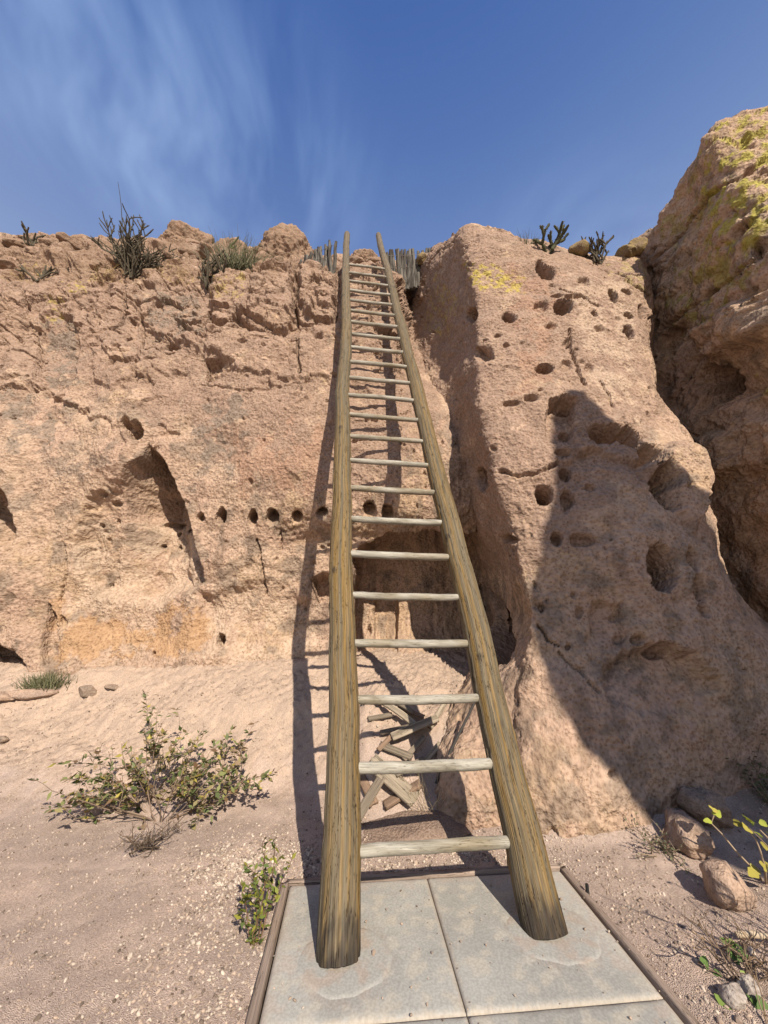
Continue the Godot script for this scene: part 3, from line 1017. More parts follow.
func make_stones() -> void:
	var tanp := [Color(0.42, 0.31, 0.235), Color(0.31, 0.235, 0.19)]
	var greyp := [Color(0.34, 0.26, 0.20), Color(0.25, 0.20, 0.16)]
	var g := "boulders at the foot of the right side wall"
	make_boulder(on_ground(Vector3(1.897, 0.016, -2.864)), Vector3(0.115, 0.125, 0.135), Vector3(0.5, 0.6, 0.35), "upright pinkish boulder with a pitted face beside low green plant", g, tanp, 9, 0.022, 41, "boulder", "boulder", 0.14)
	make_boulder(on_ground(Vector3(2.202, 0.079, -3.035)), Vector3(0.16, 0.11, 0.13), Vector3(0.1, -0.5, -0.3), "rounded brown boulder in the shade behind the pitted one", g, greyp, 9, 0.022, 42, "boulder", "boulder", 0.14)
	make_boulder(on_ground(Vector3(1.795, -0.02, -2.436)), Vector3(0.115, 0.105, 0.105), Vector3(0.0, -0.6, -0.35), "angular wedge shaped boulder beside the yellow leaved plant", g, tanp, 12, 0.013, 43, "boulder", "boulder", 0.14)
	make_boulder(on_ground(Vector3(2.799, 0.273, -3.364)), Vector3(0.10, 0.05, 0.07), Vector3(0, 0.3, 0), "small pale stone on dark ground in the shade", g, greyp, 7, 0.006, 44, "stone", "stone")
	make_boulder(on_ground(Vector3(1.346, -0.02, -1.914)), Vector3(0.05, 0.035, 0.045), Vector3(0, 0.3, 0.2), "whitish stone under the broad green leaves", g, [Color(0.42, 0.38, 0.34), Color(0.33, 0.29, 0.26)], 8, 0.003, 45, "stone", "stone")
	make_boulder(on_ground(Vector3(1.448, -0.02, -1.963)), Vector3(0.045, 0.04, 0.04), Vector3(0.4, 0.3, 0), "whitish stone under the broad green leaves", g, [Color(0.42, 0.38, 0.34), Color(0.33, 0.29, 0.26)], 8, 0.003, 46, "stone", "stone")
	make_boulder(on_ground(Vector3(-3.238, 0.608, -4.578)), Vector3(0.11, 0.065, 0.08), Vector3(0.2, 0.4, -0.15), "squarish brown stone lying on the pale bank below alcove", "stones on the bank", greyp, 9, 0.004, 47, "stone", "stone", 0.2)
	make_boulder(on_ground(Vector3(-3.027, 0.658, -4.639)), Vector3(0.09, 0.03, 0.06), Vector3(0, -0.3, -0.15), "thin flat stone beside squarish brown stone on bank", "stones on the bank", greyp, 9, 0.004, 48, "stone", "stone", 0.2)
	make_boulder(on_ground(Vector3(-3.805, 0.56, -4.515)), Vector3(0.26, 0.06, 0.12), Vector3(0, 0.25, 0), "long flat brown ledge stone beside the grey green tuft", "stones on the bank", tanp, 9, 0.006, 49, "stone", "stone", 0.2)
	make_boulder(on_ground(Vector3(-4.053, 0.509, -4.429)), Vector3(0.22, 0.06, 0.14), Vector3(0, 0.1, 0), "flat brown ledge stone in front of the low cave", "stones on the bank", tanp, 9, 0.006, 50, "stone", "stone", 0.2)
	make_boulder(on_ground(Vector3(-3.534, 0.26, -3.999)), Vector3(0.05, 0.03, 0.04), Vector3(0, 0.1, 0), "small dark stone on the sand below the ledge stones", "stones on the bank", greyp, 9, 0.004, 52, "stone", "stone", 0.2)
	# flat step behind the slab
	make_boulder(on_ground(Vector3(0.235, -0.001, -3.135), -0.03), Vector3(0.50, 0.07, 0.21), Vector3(0, 0.10, 0), "flat brown stone step behind the ladder foot", "", [Color(0.29, 0.215, 0.165), Color(0.24, 0.18, 0.145)], 5, 0.004, 51, "stone_step", "step", 0.35, 4)
	# rubble along the rim
	var rim := [
		[Vector3(-7.222, 9.646, -6.969), 0.26, 0.12, 0.2], [Vector3(-7.493, 10.341, -7.493), 0.30, 0.13, 0.22], [Vector3(-7.464, 9.333, -6.739), 0.2, 0.12, 0.2], [Vector3(-8.194, 9.376, -6.756), 0.26, 0.12, 0.2], [Vector3(-6.901, 8.251, -6.022), 0.16, 0.09, 0.15],
		[Vector3(-6.071, 7.86, -5.8), 0.15, 0.08, 0.13], [Vector3(-5.239, 7.569, -5.661), 0.14, 0.08, 0.13], [Vector3(-5.005, 7.846, -5.791), 0.18, 0.1, 0.15], [Vector3(-4.665, 8.805, -6.388), 0.22, 0.13, 0.2], [Vector3(-4.91, 9.875, -7.221), 0.22, 0.16, 0.2],
		[Vector3(-4.473, 9.785, -7.175), 0.24, 0.16, 0.2], [Vector3(-3.733, 8.741, -6.365), 0.18, 0.12, 0.18], [Vector3(-3.911, 8.389, -6.103), 0.2, 0.12, 0.18], [Vector3(-3.108, 10.172, -7.705), 0.24, 0.14, 0.2], [Vector3(-2.425, 8.201, -6.119), 0.22, 0.13, 0.2],
		[Vector3(-2.198, 8.7, -6.612), 0.2, 0.12, 0.2],
		[Vector3(-0.727, 10.34, -8.078), 0.22, 0.14, 0.2], [Vector3(-0.313, 10.202, -7.98), 0.24, 0.15, 0.2], [Vector3(-2.666, 7.598, -5.692), 0.2, 0.1, 0.2], [Vector3(-6.773, 7.387, -5.538), 0.22, 0.1, 0.2], [Vector3(-4.031, 7.853, -5.793), 0.16, 0.1, 0.15], [Vector3(-4.542, 7.394, -5.589), 0.15, 0.09, 0.15]]
	for k in rim.size():
		var a: Array = rim[k]
		rng.seed = 700 + k
		make_boulder(a[0], Vector3(a[1], a[2], a[3]), Vector3(rng.randf_range(-0.4, 0.4), rng.randf_range(-1, 1), rng.randf_range(-0.45, 0.45)), "angular tan rock lodged in the rubble along cliff rim", "rocks along the cliff rim", [Color(0.34, 0.235, 0.17), Color(0.25, 0.185, 0.135)], 10, 0.02, 70 + k, "rim_rock", "rock", 0.42)
	var knolls := [[Vector3(-4.915, 10.173, -7.6), Vector3(0.78, 0.62, 0.6), "rounded rocky knoll on the rim beside large dark cactus bush"], [Vector3(-2.563, 10.526, -8.2), Vector3(0.98, 0.80, 0.8), "peaked rocky knoll on the rim behind the grey stick fence"], [Vector3(-3.939, 10.109, -8), Vector3(0.9, 0.5, 0.7), "low rocky saddle on the rim between the two knolls"], [Vector3(-8.438, 10.304, -8), Vector3(1.5, 0.35, 0.7), "long low rocky rise behind rim at far end from ladder"], [Vector3(-11.024, 10.239, -8), Vector3(1.3, 0.35, 0.7), "long low rocky rise behind rim beside small dark cactus"], [Vector3(-0.666, 10.623, -8.6), Vector3(0.8, 0.45, 0.6), "low rocky rise on skyline seen between the ladder rails"]]
	for k in knolls.size():
		var a: Array = knolls[k]
		var m := put(stone_mesh(a[1], 18, 0.045, 5, 160 + k, [Color(0.34, 0.235, 0.17), Color(0.25, 0.185, 0.135)]), "rocky_knoll", M.stone)
		m.position = a[0]
		tag(m, a[2], "rock", "knolls along the cliff rim")
	var top := [[Vector3(2.893, 6.642, -4.566), 0.17, 0.12, 0.16, "rounded mossy boulder between the cacti on buttress rim"], [Vector3(3.655, 6.66, -4.613), 0.16, 0.10, 0.14, "low angular boulder on buttress rim against side wall"], [Vector3(3.889, 6.8, -4.671), 0.16, 0.14, 0.16, "brown boulder wedged between buttress rim and side wall"], [Vector3(0.75, 8.096, -6.014), 0.12, 0.12, 0.12, "pointed tan rock on rim below the right stick fence"]]
	for k in top.size():
		var a: Array = top[k]
		make_boulder(a[0], Vector3(a[1], a[2], a[3]), Vector3(0.1, 0.4 * k, 0.1), a[4], "rocks on the buttress rim", [Color(0.30, 0.23, 0.11), Color(0.22, 0.165, 0.11)], 8, 0.012, 120 + k, "rim_rock", "rock", 0.25)

func make_planks() -> void:
	var grey := Color(0.25, 0.205, 0.155)
	var pale := Color(0.33, 0.275, 0.205)
	var red := Color(0.27, 0.185, 0.13)
	make_plank(on_ground(Vector3(-0.084, 0.549, -3.947), 0.08), on_ground(Vector3(0.276, 0.405, -3.708), 0.09), 0.028, 0.010, 0.6, pale, 201, "pale curved slat lying across top of the plank pile", 0.03)
	make_plank(on_ground(Vector3(0.019, 0.589, -3.998), 0.05), on_ground(Vector3(0.255, 0.445, -3.764), 0.14), 0.022, 0.010, 0.3, grey, 202, "thin grey slat behind the pale curved slat", 0.02)
	make_plank(on_ground(Vector3(0.066, 0.31, -3.574), 0.10), on_ground(Vector3(0.469, 0.422, -3.732), 0.10), 0.032, 0.011, 0.8, pale, 203, "broad pale plank slanting up to the rough bank")
	make_plank(on_ground(Vector3(-0.034, 0.367, -3.653), 0.05), on_ground(Vector3(0.475, 0.445, -3.764), 0.05), 0.026, 0.010, 0.2, grey, 204, "grey plank under the broad slanting pale plank")
	make_plank(on_ground(Vector3(0.398, 0.411, -3.716), 0.06), on_ground(Vector3(0.62, 0.601, -4.024), 0.06), 0.022, 0.010, 0.4, pale, 205, "upright pale slat leaning on the rough bank")
	make_plank(on_ground(Vector3(-0.093, 0.182, -3.43), 0.12), on_ground(Vector3(0.233, 0.077, -3.263), 0.05), 0.070, 0.014, 0.35, pale, 206, "wide split pale plank with a knot hole in front")
	make_plank(on_ground(Vector3(-0.207, -0.001, -3.137), 0.02), on_ground(Vector3(-0.015, 0.129, -3.34), 0.12), 0.034, 0.012, 0.2, grey, 207, "grey plank end leaning behind the lowest rungs")
	make_plank(on_ground(Vector3(-0.033, 0.294, -3.555), 0.05), on_ground(Vector3(0.224, 0.253, -3.504), 0.05), 0.030, 0.012, 0.4, grey, 208, "dark grey plank stub in middle of the plank pile")
	make_plank(on_ground(Vector3(-0.261, 0.137, -3.595), 0.05), on_ground(Vector3(-0.073, 0.084, -3.277), 0.03), 0.034, 0.012, 0.2, red, 209, "reddish brown plank behind the left rail")
	make_plank(on_ground(Vector3(0.159, 0.243, -3.492), 0.04), on_ground(Vector3(0.337, 0.357, -3.638), 0.08), 0.020, 0.010, 0.7, grey, 210, "short grey stick of wood standing in plank pile")
	make_plank(on_ground(Vector3(-0.048, 0.243, -3.492), 0.10), on_ground(Vector3(0.119, 0.378, -3.669), 0.10), 0.020, 0.010, 0.9, red, 211, "short reddish slat crossing the dark grey stub")
	make_plank(on_ground(Vector3(0, 0.077, -3.263), 0.02), on_ground(Vector3(0.272, 0.142, -3.359), 0.06), 0.040, 0.014, 0.1, red, 212, "reddish brown board half buried below the wide plank")
	make_plank(on_ground(Vector3(-0.141, 0.394, -3.78), 0.04), on_ground(Vector3(0.072, 0.491, -3.836), 0.06), 0.020, 0.009, 0.5, grey, 213, "short grey slat at the edge of the sand bank")
	make_plank(on_ground(Vector3(0.13, 0.551, -3.935), 0.04), on_ground(Vector3(0.36, 0.491, -3.836), 0.05), 0.024, 0.009, 0.2, red, 214, "brown slat lying behind the pale curved slat")
	make_plank(on_ground(Vector3(0.25, 0.205, -3.443), 0.03), on_ground(Vector3(0.464, 0.325, -3.594), 0.06), 0.024, 0.010, 0.6, pale, 215, "pale splinter of wood against foot of the rough bank")
	make_plank(on_ground(Vector3(0.091, 0.142, -3.359), 0.10), on_ground(Vector3(0.317, 0.234, -3.48), 0.09), 0.018, 0.008, 0.3, grey, 216, "thin grey splinter over end of the wide split plank")
	var b := Build.new()
	var a0 := on_ground(Vector3(0.397, 0.159, -3.384), 0.03)
	var a1 := Vector3(0.748, 0.754, -3.42)
	b.tube([Vector3.ZERO, (a1 - a0) * 0.5 + Vector3(0, 0.01, 0), a1 - a0], [0.011, 0.011, 0.010], 10, Color(0.05, 0.045, 0.042))
	var rod := put(b.mesh(), "metal_rod", M.metal)
	rod.position = a0
	tag(rod, "dark thin rod leaning on the rough bank behind right rail", "rod")
	var s := Build.new()
	var s0 := on_ground(Vector3(1.605, -0.02, -2.193), 0.03)
	var s1 := on_ground(Vector3(1.808, -0.02, -2.16), 0.03)
	s.tube([Vector3.ZERO, (s1 - s0) * 0.3 + Vector3(0, 0.008, 0), (s1 - s0) * 0.7 + Vector3(0, 0.002, 0), s1 - s0], [0.011, 0.013, 0.012, 0.009], 9, Color(0.42, 0.34, 0.24))
	var st := put(s.mesh(), "dry_stick", M.twig)
	st.position = s0
	tag(st, "bleached dry stick lying on ground by the angular boulder", "stick")

func make_gravel() -> void:
	rng.seed = 4242
	var spots := []
	var cols := []
	var tries := 0
	while spots.size() < 34000 and tries < 500000:
		tries += 1
		var z := -0.9 - 3.6 * pow(rng.randf(), 0.9)
		var x := rng.randf_range(-1.15, 1.15) * (0.5 - z)
		if x < -4.6 or x > 3.2: continue
		var q := Vector3(x, 0, z) - SLAB_AT
		var su := q.dot(SLAB_X)
		var sv := q.dot(SLAB_Z)
		var on_slab := su > -0.05 and su < 1.58 and sv > -0.05 and sv < 1.6
		var white := smoothstep(0.55, 0.0, absf(su + 0.28)) * smoothstep(-0.9, -0.2, sv) + smoothstep(0.35, 0.05, absf(sv + 0.22)) * smoothstep(0.0, 0.1, 1.7 - su) * smoothstep(-1.0, -0.3, su) + 0.5 * smoothstep(0.4, 0.0, absf(su - 1.8))
		var dens := 0.17 + white * 0.38 + nz_hue2.get_noise_2d(x, z) * 0.35
		if -z > 3.5: dens *= 0.9
		if -z > 4.3: dens += 0.25
		if on_slab: dens = 0.007
		if rng.randf() > dens: continue
		var s := 0.0024 + 0.005 * pow(rng.randf(), 3.0) + white * 0.0035 * pow(rng.randf(), 2.0)
		if rng.randf() < 0.014: s *= rng.randf_range(1.4, 2.4)
		var y := (0.004 if on_slab else ground_y(x, z)) + s * 0.25
		var bs := Basis.from_euler(Vector3(rng.randf() * 0.8, rng.randf() * TAU, rng.randf() * 0.8)).scaled_local(Vector3(s * rng.randf_range(0.8, 1.5), s * rng.randf_range(0.5, 0.9), s))
		spots.append(Transform3D(bs, Vector3(x, y, z)))
		var pale := rng.randf() < 0.18 + white * 0.2
		var c := Color(0.50, 0.42, 0.34) if pale else Color(0.44, 0.34, 0.26).lerp(Color(0.27, 0.21, 0.17), rng.randf())
		if rng.randf() < 0.09: c = Color(0.15, 0.115, 0.09)
		cols.append(c * rng.randf_range(0.8, 1.15))
	var mm := MultiMesh.new()
	mm.transform_format = MultiMesh.TRANSFORM_3D
	mm.use_colors = true
	mm.mesh = stone_mesh(Vector3.ONE, 8, 0.10, 1, 77, [Color.WHITE, Color(0.85, 0.85, 0.85)], true)
	mm.instance_count = spots.size()
	for i in spots.size():
		mm.set_instance_transform(i, spots[i])
		mm.set_instance_color(i, cols[i])
	var o := MultiMeshInstance3D.new()
	o.multimesh = mm
	o.material_override = M.gravel
	o.name = "gravel"
	add_child(o)
	tag(o, "pale tuff chips and grit strewn over the sand and slab", "gravel", "", "stuff")

# ------------------------------------------------------------------ plant placing
func big_leaf_plant(called: String, at: Vector3, stalks: Array, leaves: Array, bark: Color, label: String, cat: String, group: String, sd: int) -> void:
	rng.seed = sd
	var o := thing(called, at)
	tag(o, label, cat, group)
	for s in stalks:
		var b := Build.new()
		var pts := []
		var rad := []
		for q in s.size():
			pts.append(s[q] - at)
			rad.append(0.006 - 0.003 * q / (s.size() - 1))
		b.tube(pts, rad, 7, bark)
		put(b.mesh(), "stem", M.twig, o)
	for l in leaves:
		var b := Build.new()
		var face := Vector3(0.15 + rng.randfn() * 0.3, 0.8, 0.55 + rng.randfn() * 0.3).normalized()
		var dir := face.cross(Vector3(rng.randfn(), rng.randfn() * 0.3, rng.randfn())).normalized()
		var across := dir.cross(face).normalized()
		var up := across.cross(dir)
		# lobed blade as a small fan of faces, cupped
		var ln: float = l[1] * rng.randf_range(0.85, 1.1)
		var col: Color = l[2] * rng.randf_range(0.8, 1.2)
		var mid := b.add(dir * ln * 0.45, up, col)
		var rim_n := 14
		for k in rim_n:
			var a := TAU * k / rim_n
			var r := ln * 0.5 * (0.85 + 0.15 * cos(a * 3.0)) * (1.15 if k == 0 else 1.0)
			var p := dir * (ln * 0.45 + cos(a) * r) + across * sin(a) * r * 0.78
			p -= up * (absf(sin(a)) * r * 0.25 + maxf(0.0, cos(a)) * r * 0.2 - rng.randf() * 0.004)
			b.add(p, up, col * rng.randf_range(0.9, 1.1))
		for k in rim_n: b.ix.append_array([mid, mid + 1 + k, mid + 1 + (k + 1) % rim_n])
		put(b.mesh(), "leaf", M.leaf, o).position = l[0] - at

func make_plants() -> void:
	var bark := Color(0.21, 0.155, 0.115)
	# --- along the rim
	var cdark := Color(0.085, 0.072, 0.052)
	make_cholla(Vector3(-4.441, 7.162, -5.492), 24, 0.50, 0.013, 3, 0.55, cdark, "large dark bristly dead cactus bush on the cliff rim", "cactus_bush", "cactus", 301, 2)
	make_cholla(Vector3(-8.011, 9.536, -6.874), 6, 0.34, 0.02, 1, 0.5, cdark, "small dark cactus on flat rim at far end from ladder", "cactus", "cactus", 302)
	make_cholla(Vector3(-5.889, 7.032, -5.406), 5, 0.30, 0.016, 1, 0.7, cdark, "spindly dark cactus in cleft below the flat rim", "cactus", "cactus", 303)
	make_cholla(Vector3(-2.994, 6.813, -5.356), 7, 0.42, 0.018, 2, 0.35, cdark, "dark cactus in the notch beside grey green bush", "cactus", "cactus", 304)
	make_cholla(Vector3(-3.668, 9.779, -7.254), 1, 0.42, 0.024, 1, 0.1, Color(0.10, 0.11, 0.05), "single branched green cactus above the grey green bush", "cactus", "cactus", 305)
	make_cholla(Vector3(2.445, 6.575, -4.481), 3, 0.24, 0.024, 2, 0.35, Color(0.075, 0.075, 0.045), "thick armed cactus on buttress rim beside mossy boulder", "cactus", "cactus", 306)
	make_cholla(Vector3(3.161, 6.499, -4.543), 7, 0.24, 0.013, 2, 0.3, cdark, "thin branched cactus on buttress rim nearer side wall", "cactus", "cactus", 317)
	make_cholla(Vector3(-0.434, 10.241, -8.007), 3, 0.12, 0.014, 1, 0.5, cdark, "tiny dark cactus on skyline between the ladder rails", "cactus", "cactus", 308)
	make_tuft(Vector3(-2.639, 7.338, -5.574), 520, 0.62, 0.42, Color(0.13, 0.135, 0.075), Color(0.22, 0.21, 0.13), 0.007, "rounded grey green bush on rim above the jutting block", "sage_bush", "bush", "plants growing along the cliff rim", 311)
	make_tuft(Vector3(-4.883, 7.077, -5.45), 70, 0.38, 0.22, Color(0.38, 0.28, 0.12), Color(0.30, 0.22, 0.10), 0.004, "dry straw grass beside the large dark cactus bush", "dry_grass", "grass", "plants growing along the cliff rim", 312)
	make_tuft(Vector3(2.112, 6.686, -4.489), 90, 0.24, 0.12, Color(0.10, 0.11, 0.06), Color(0.16, 0.15, 0.08), 0.004, "small olive grass tuft on buttress rim beside thick armed cactus", "grass_tuft", "grass", "plants growing along the cliff rim", 313)
	make_tuft(Vector3(3.798, 6.869, -4.703), 8, 0.35, 0.05, Color(0.55, 0.5, 0.4), Color(0.45, 0.4, 0.3), 0.004, "few pale dry stalks on buttress rim against side wall", "dry_grass", "grass", "plants growing along the cliff rim", 314)
	# --- foot of the cliff
	make_tuft(on_ground(Vector3(-3.767, 0.682, -4.696)), 420, 0.20, 0.26, Color(0.11, 0.12, 0.06), Color(0.20, 0.19, 0.11), 0.005, "grey green tuft at the cliff foot beside the low cave", "sage_tuft", "bush", "plants at the foot of the cliff", 315)
	make_tuft(on_ground(Vector3(0.335, 0.077, -3.263)), 34, 0.32, 0.16, Color(0.50, 0.40, 0.26), Color(0.40, 0.31, 0.19), 0.0022, "thin dry grass blades in front of the broken planks", "dry_grass", "grass", "plants at the foot of the cliff", 316)
	# --- shrub on the sand
	var greens := [Color(0.10, 0.125, 0.045), Color(0.13, 0.15, 0.06), Color(0.17, 0.18, 0.07), Color(0.24, 0.20, 0.09), Color(0.30, 0.25, 0.06), Color(0.16, 0.10, 0.055), Color(0.21, 0.15, 0.09), Color(0.12, 0.14, 0.06)]
	var at := on_ground(Vector3(-1.605, 0.027, -3.294), -0.02)
	var stems := []
	rng.seed = 320
	for k in 24:
		var an := TAU * k / 24.0 + rng.randf() * 0.3
		var out := rng.randf_range(0.35, 1.25)
		stems.append([Vector3(cos(an) * 0.10, 0, sin(an) * 0.08), Vector3(cos(an) * out * 1.5, rng.randf_range(0.38, 0.80), sin(an) * out * 0.6), rng.randf_range(0.30, 0.54), 0.005])
	make_shrub("leafy_shrub", at, stems, {"bark": bark, "fork": 3, "rise": 0.25, "depth": 2, "leaves": 4.8, "bare": 0.2, "size": 0.052, "palette": greens}, "sparse leafy shrub with green and brown leaves on the sand", "shrub", "shrubs on the sand", 321)
	var dry := []
	for k in 12:
		dry.append([Vector3(rng.randfn() * 0.05, 0, rng.randfn() * 0.05), Vector3(rng.randfn(), 0.35, rng.randfn()), 0.12, 0.004])
	make_shrub("dry_shrub", on_ground(Vector3(-1.496, -0.005, -2.887)), dry, {"bark": Color(0.10, 0.075, 0.055), "fork": 4, "rise": 0.0, "depth": 2, "leaves": 2.4, "bare": 0.5, "size": 0.02, "palette": [Color(0.14, 0.095, 0.06), Color(0.2, 0.14, 0.09)]}, "low tangle of dry brown twigs beside the leafy shrub", "shrub", "shrubs on the sand", 322)
	# --- plant by the slab
	var fresh := [Color(0.12, 0.15, 0.035), Color(0.17, 0.19, 0.04), Color(0.25, 0.24, 0.04), Color(0.10, 0.13, 0.045)]
	var pa := on_ground(Vector3(-0.589, -0.02, -2.193), -0.01)
	make_shrub("small_leafy_plant", pa, [[Vector3(0, 0, 0), Vector3(0.02, 1, -0.35), 0.27, 0.003], [Vector3(0.02, 0, 0.0), Vector3(0.22, 1, -0.5), 0.30, 0.003], [Vector3(-0.01, 0, 0), Vector3(-0.35, 0.8, -0.1), 0.20, 0.003], [Vector3(0.0, 0, 0), Vector3(-0.1, 1, -0.25), 0.24, 0.003], [Vector3(0.01, 0, 0), Vector3(0.12, 1, -0.5), 0.25, 0.003], [Vector3(0, 0, 0), Vector3(0.05, 0.3, 0.1), 0.05, 0.002]],
		{"bark": Color(0.15, 0.09, 0.06), "fork": 3, "rise": 0.6, "depth": 1, "leaves": 8.0, "bare": 0.08, "size": 0.034, "palette": fresh}, "small upright plant with green and yellow leaves beside slab edging", "plant", "shrubs on the sand", 323)
	# --- right hand side
	var low := []
	rng.seed = 330
	for k in 16: low.append([Vector3(rng.randfn() * 0.05, 0, rng.randfn() * 0.04), Vector3(rng.randfn() * 1.2, 0.45, rng.randfn()), 0.13, 0.0035])
	make_shrub("low_plant", on_ground(Vector3(1.722, 0.015, -2.846)), low, {"bark": bark, "fork": 3, "rise": 0.2, "depth": 1, "leaves": 9.0, "bare": 0.1, "size": 0.017, "palette": [Color(0.10, 0.115, 0.06), Color(0.13, 0.14, 0.08), Color(0.17, 0.16, 0.09)]}, "low grey green plant against the upright pitted boulder", "plant", "plants below the right side wall", 331)
	var shade := [[Vector3(2.641, 0.32, -3.427), 332], [Vector3(3.086, 0.396, -3.528), 333], [Vector3(2.721, 0.145, -3.188), 334]]
	for s in shade:
		var st := []
		rng.seed = s[1]
		for k in 14: st.append([Vector3(rng.randfn() * 0.10, 0, rng.randfn() * 0.08), Vector3(rng.randfn() * 0.9, 0.8, rng.randfn() * 0.9), 0.17, 0.004])
		make_shrub("shade_plant", on_ground(s[0]), st, {"bark": bark, "fork": 3, "rise": 0.3, "depth": 1, "leaves": 7.0, "bare": 0.1, "size": 0.03, "palette": [Color(0.10, 0.125, 0.05), Color(0.13, 0.15, 0.06), Color(0.17, 0.13, 0.08)]}, "dark leafy undergrowth in deep shade behind the boulders", "plant", "plants below the right side wall", s[1])
	var yel := Color(0.30, 0.26, 0.055)
	var ygr := Color(0.28, 0.31, 0.05)
	big_leaf_plant("yellow_leaf_plant", on_ground(Vector3(2.112, -0.009, -2.609)), [
		[on_ground(Vector3(2.112, -0.009, -2.609)), Vector3(2.03, 0.073, -2.56), Vector3(1.971, 0.146, -2.58), Vector3(1.93, 0.213, -2.6), Vector3(1.879, 0.266, -2.6), Vector3(1.905, 0.305, -2.6)],
		[on_ground(Vector3(2.106, -0.012, -2.581)), Vector3(2.053, 0.104, -2.5), Vector3(2.046, 0.185, -2.5), Vector3(2.036, 0.231, -2.5), Vector3(2.004, 0.278, -2.5)],
		[on_ground(Vector3(2.117, -0.012, -2.581)), Vector3(2.085, 0.21, -2.45), Vector3(2.062, 0.264, -2.45), Vector3(2.028, 0.301, -2.45)]],
		[[Vector3(1.91, 0.301, -2.6), 0.065, ygr], [Vector3(1.936, 0.315, -2.6), 0.06, yel], [Vector3(1.984, 0.287, -2.5), 0.08, yel], [Vector3(2.018, 0.315, -2.5), 0.06, ygr], [Vector3(2.038, 0.315, -2.48), 0.065, ygr], [Vector3(2.024, 0.273, -2.47), 0.07, ygr], [Vector3(2.036, 0.246, -2.45), 0.06, yel], [Vector3(2.002, 0.095, -2.5), 0.075, yel], [Vector3(2.02, 0.115, -2.48), 0.075, yel], [Vector3(2.07, 0.337, -2.45), 0.06, ygr], [Vector3(1.973, 0.311, -2.5), 0.06, yel], [Vector3(2.011, 0.278, -2.49), 0.06, yel], [Vector3(1.883, 0.281, -2.6), 0.05, ygr], [Vector3(2.017, 0.069, -2.5), 0.06, yel], [Vector3(2.029, 0.102, -2.47), 0.07, yel], [Vector3(2.064, 0.291, -2.45), 0.06, ygr]],
		Color(0.30, 0.23, 0.16), "plant with bright yellow leaves arching over the angular boulder", "plant", "plants below the right side wall", 340)
	var gr := Color(0.09, 0.15, 0.04)
	var gr2 := Color(0.16, 0.22, 0.05)
	big_leaf_plant("broad_leaf_plant", on_ground(Vector3(1.467, -0.02, -1.993)), [
		[on_ground(Vector3(1.467, -0.02, -1.993)), Vector3(1.537, -0.031, -2.1), Vector3(1.533, 0.007, -2.12)],
		[on_ground(Vector3(1.467, -0.02, -1.993)), Vector3(1.526, -0.029, -2.05), Vector3(1.556, 0.017, -2.08)],
		[on_ground(Vector3(1.426, -0.02, -1.93)), Vector3(1.382, -0.021, -1.9), Vector3(1.335, -0.018, -1.88)],
		[on_ground(Vector3(1.426, -0.02, -1.93)), Vector3(1.434, -0.013, -1.92), Vector3(1.437, -0.015, -1.9)]],
		[[Vector3(1.497, 0.021, -2.12), 0.06, gr], [Vector3(1.531, 0.035, -2.12), 0.06, gr], [Vector3(1.541, 0.021, -2.11), 0.06, gr2], [Vector3(1.55, 0.027, -2.08), 0.065, gr], [Vector3(1.509, -0.013, -2.05), 0.055, gr2], [Vector3(1.34, 0, -2.05), 0.05, gr], [Vector3(1.371, -0.013, -2.05), 0.05, gr], [Vector3(1.305, -0.018, -1.88), 0.06, gr2], [Vector3(1.333, -0.021, -1.87), 0.065, gr2], [Vector3(1.413, 0.008, -1.9), 0.07, gr], [Vector3(1.431, -0.009, -1.9), 0.06, gr], [Vector3(1.392, -0.015, -1.9), 0.055, gr2], [Vector3(1.433, -0.018, -1.88), 0.06, gr]],
		Color(0.16, 0.11, 0.07), "low plant with broad green leaves over whitish stones", "plant", "plants below the right side wall", 341)
	# dead stems and litter round it
	var dead := []
	rng.seed = 345
	for k in 14: dead.append([Vector3(rng.randfn() * 0.08, 0, rng.randfn() * 0.12), Vector3(rng.randfn(), 0.5, rng.randfn()), 0.15, 0.0035])
	make_shrub("dry_shrub", on_ground(Vector3(1.483, -0.02, -2.037)), dead, {"bark": Color(0.16, 0.115, 0.08), "fork": 3, "rise": 0.0, "depth": 2, "leaves": 1.4, "bare": 0.4, "size": 0.022, "palette": [Color(0.16, 0.10, 0.06), Color(0.24, 0.16, 0.09)]}, "tangle of dead brown stems round the broad green leaves", "shrub", "plants below the right side wall", 346)
	# the bush beside the path whose branches throw shadows on the gravel
	var tall := []
	rng.seed = 350
	for k in 9: tall.append([Vector3(rng.randfn() * 0.08, 0, rng.randfn() * 0.08), Vector3(rng.randfn() * 0.35, 1, rng.randfn() * 0.35), 0.5, 0.007])
	make_shrub("path_bush", on_ground(Vector3(2.05, 0, -1.55)), tall, {"bark": bark, "fork": 3, "rise": 0.4, "depth": 2, "leaves": 1.6, "bare": 0.5, "size": 0.04, "palette": greens}, "tall thin bush beside the gravel outside the slab edging", "bush", "plants below the right side wall", 351)

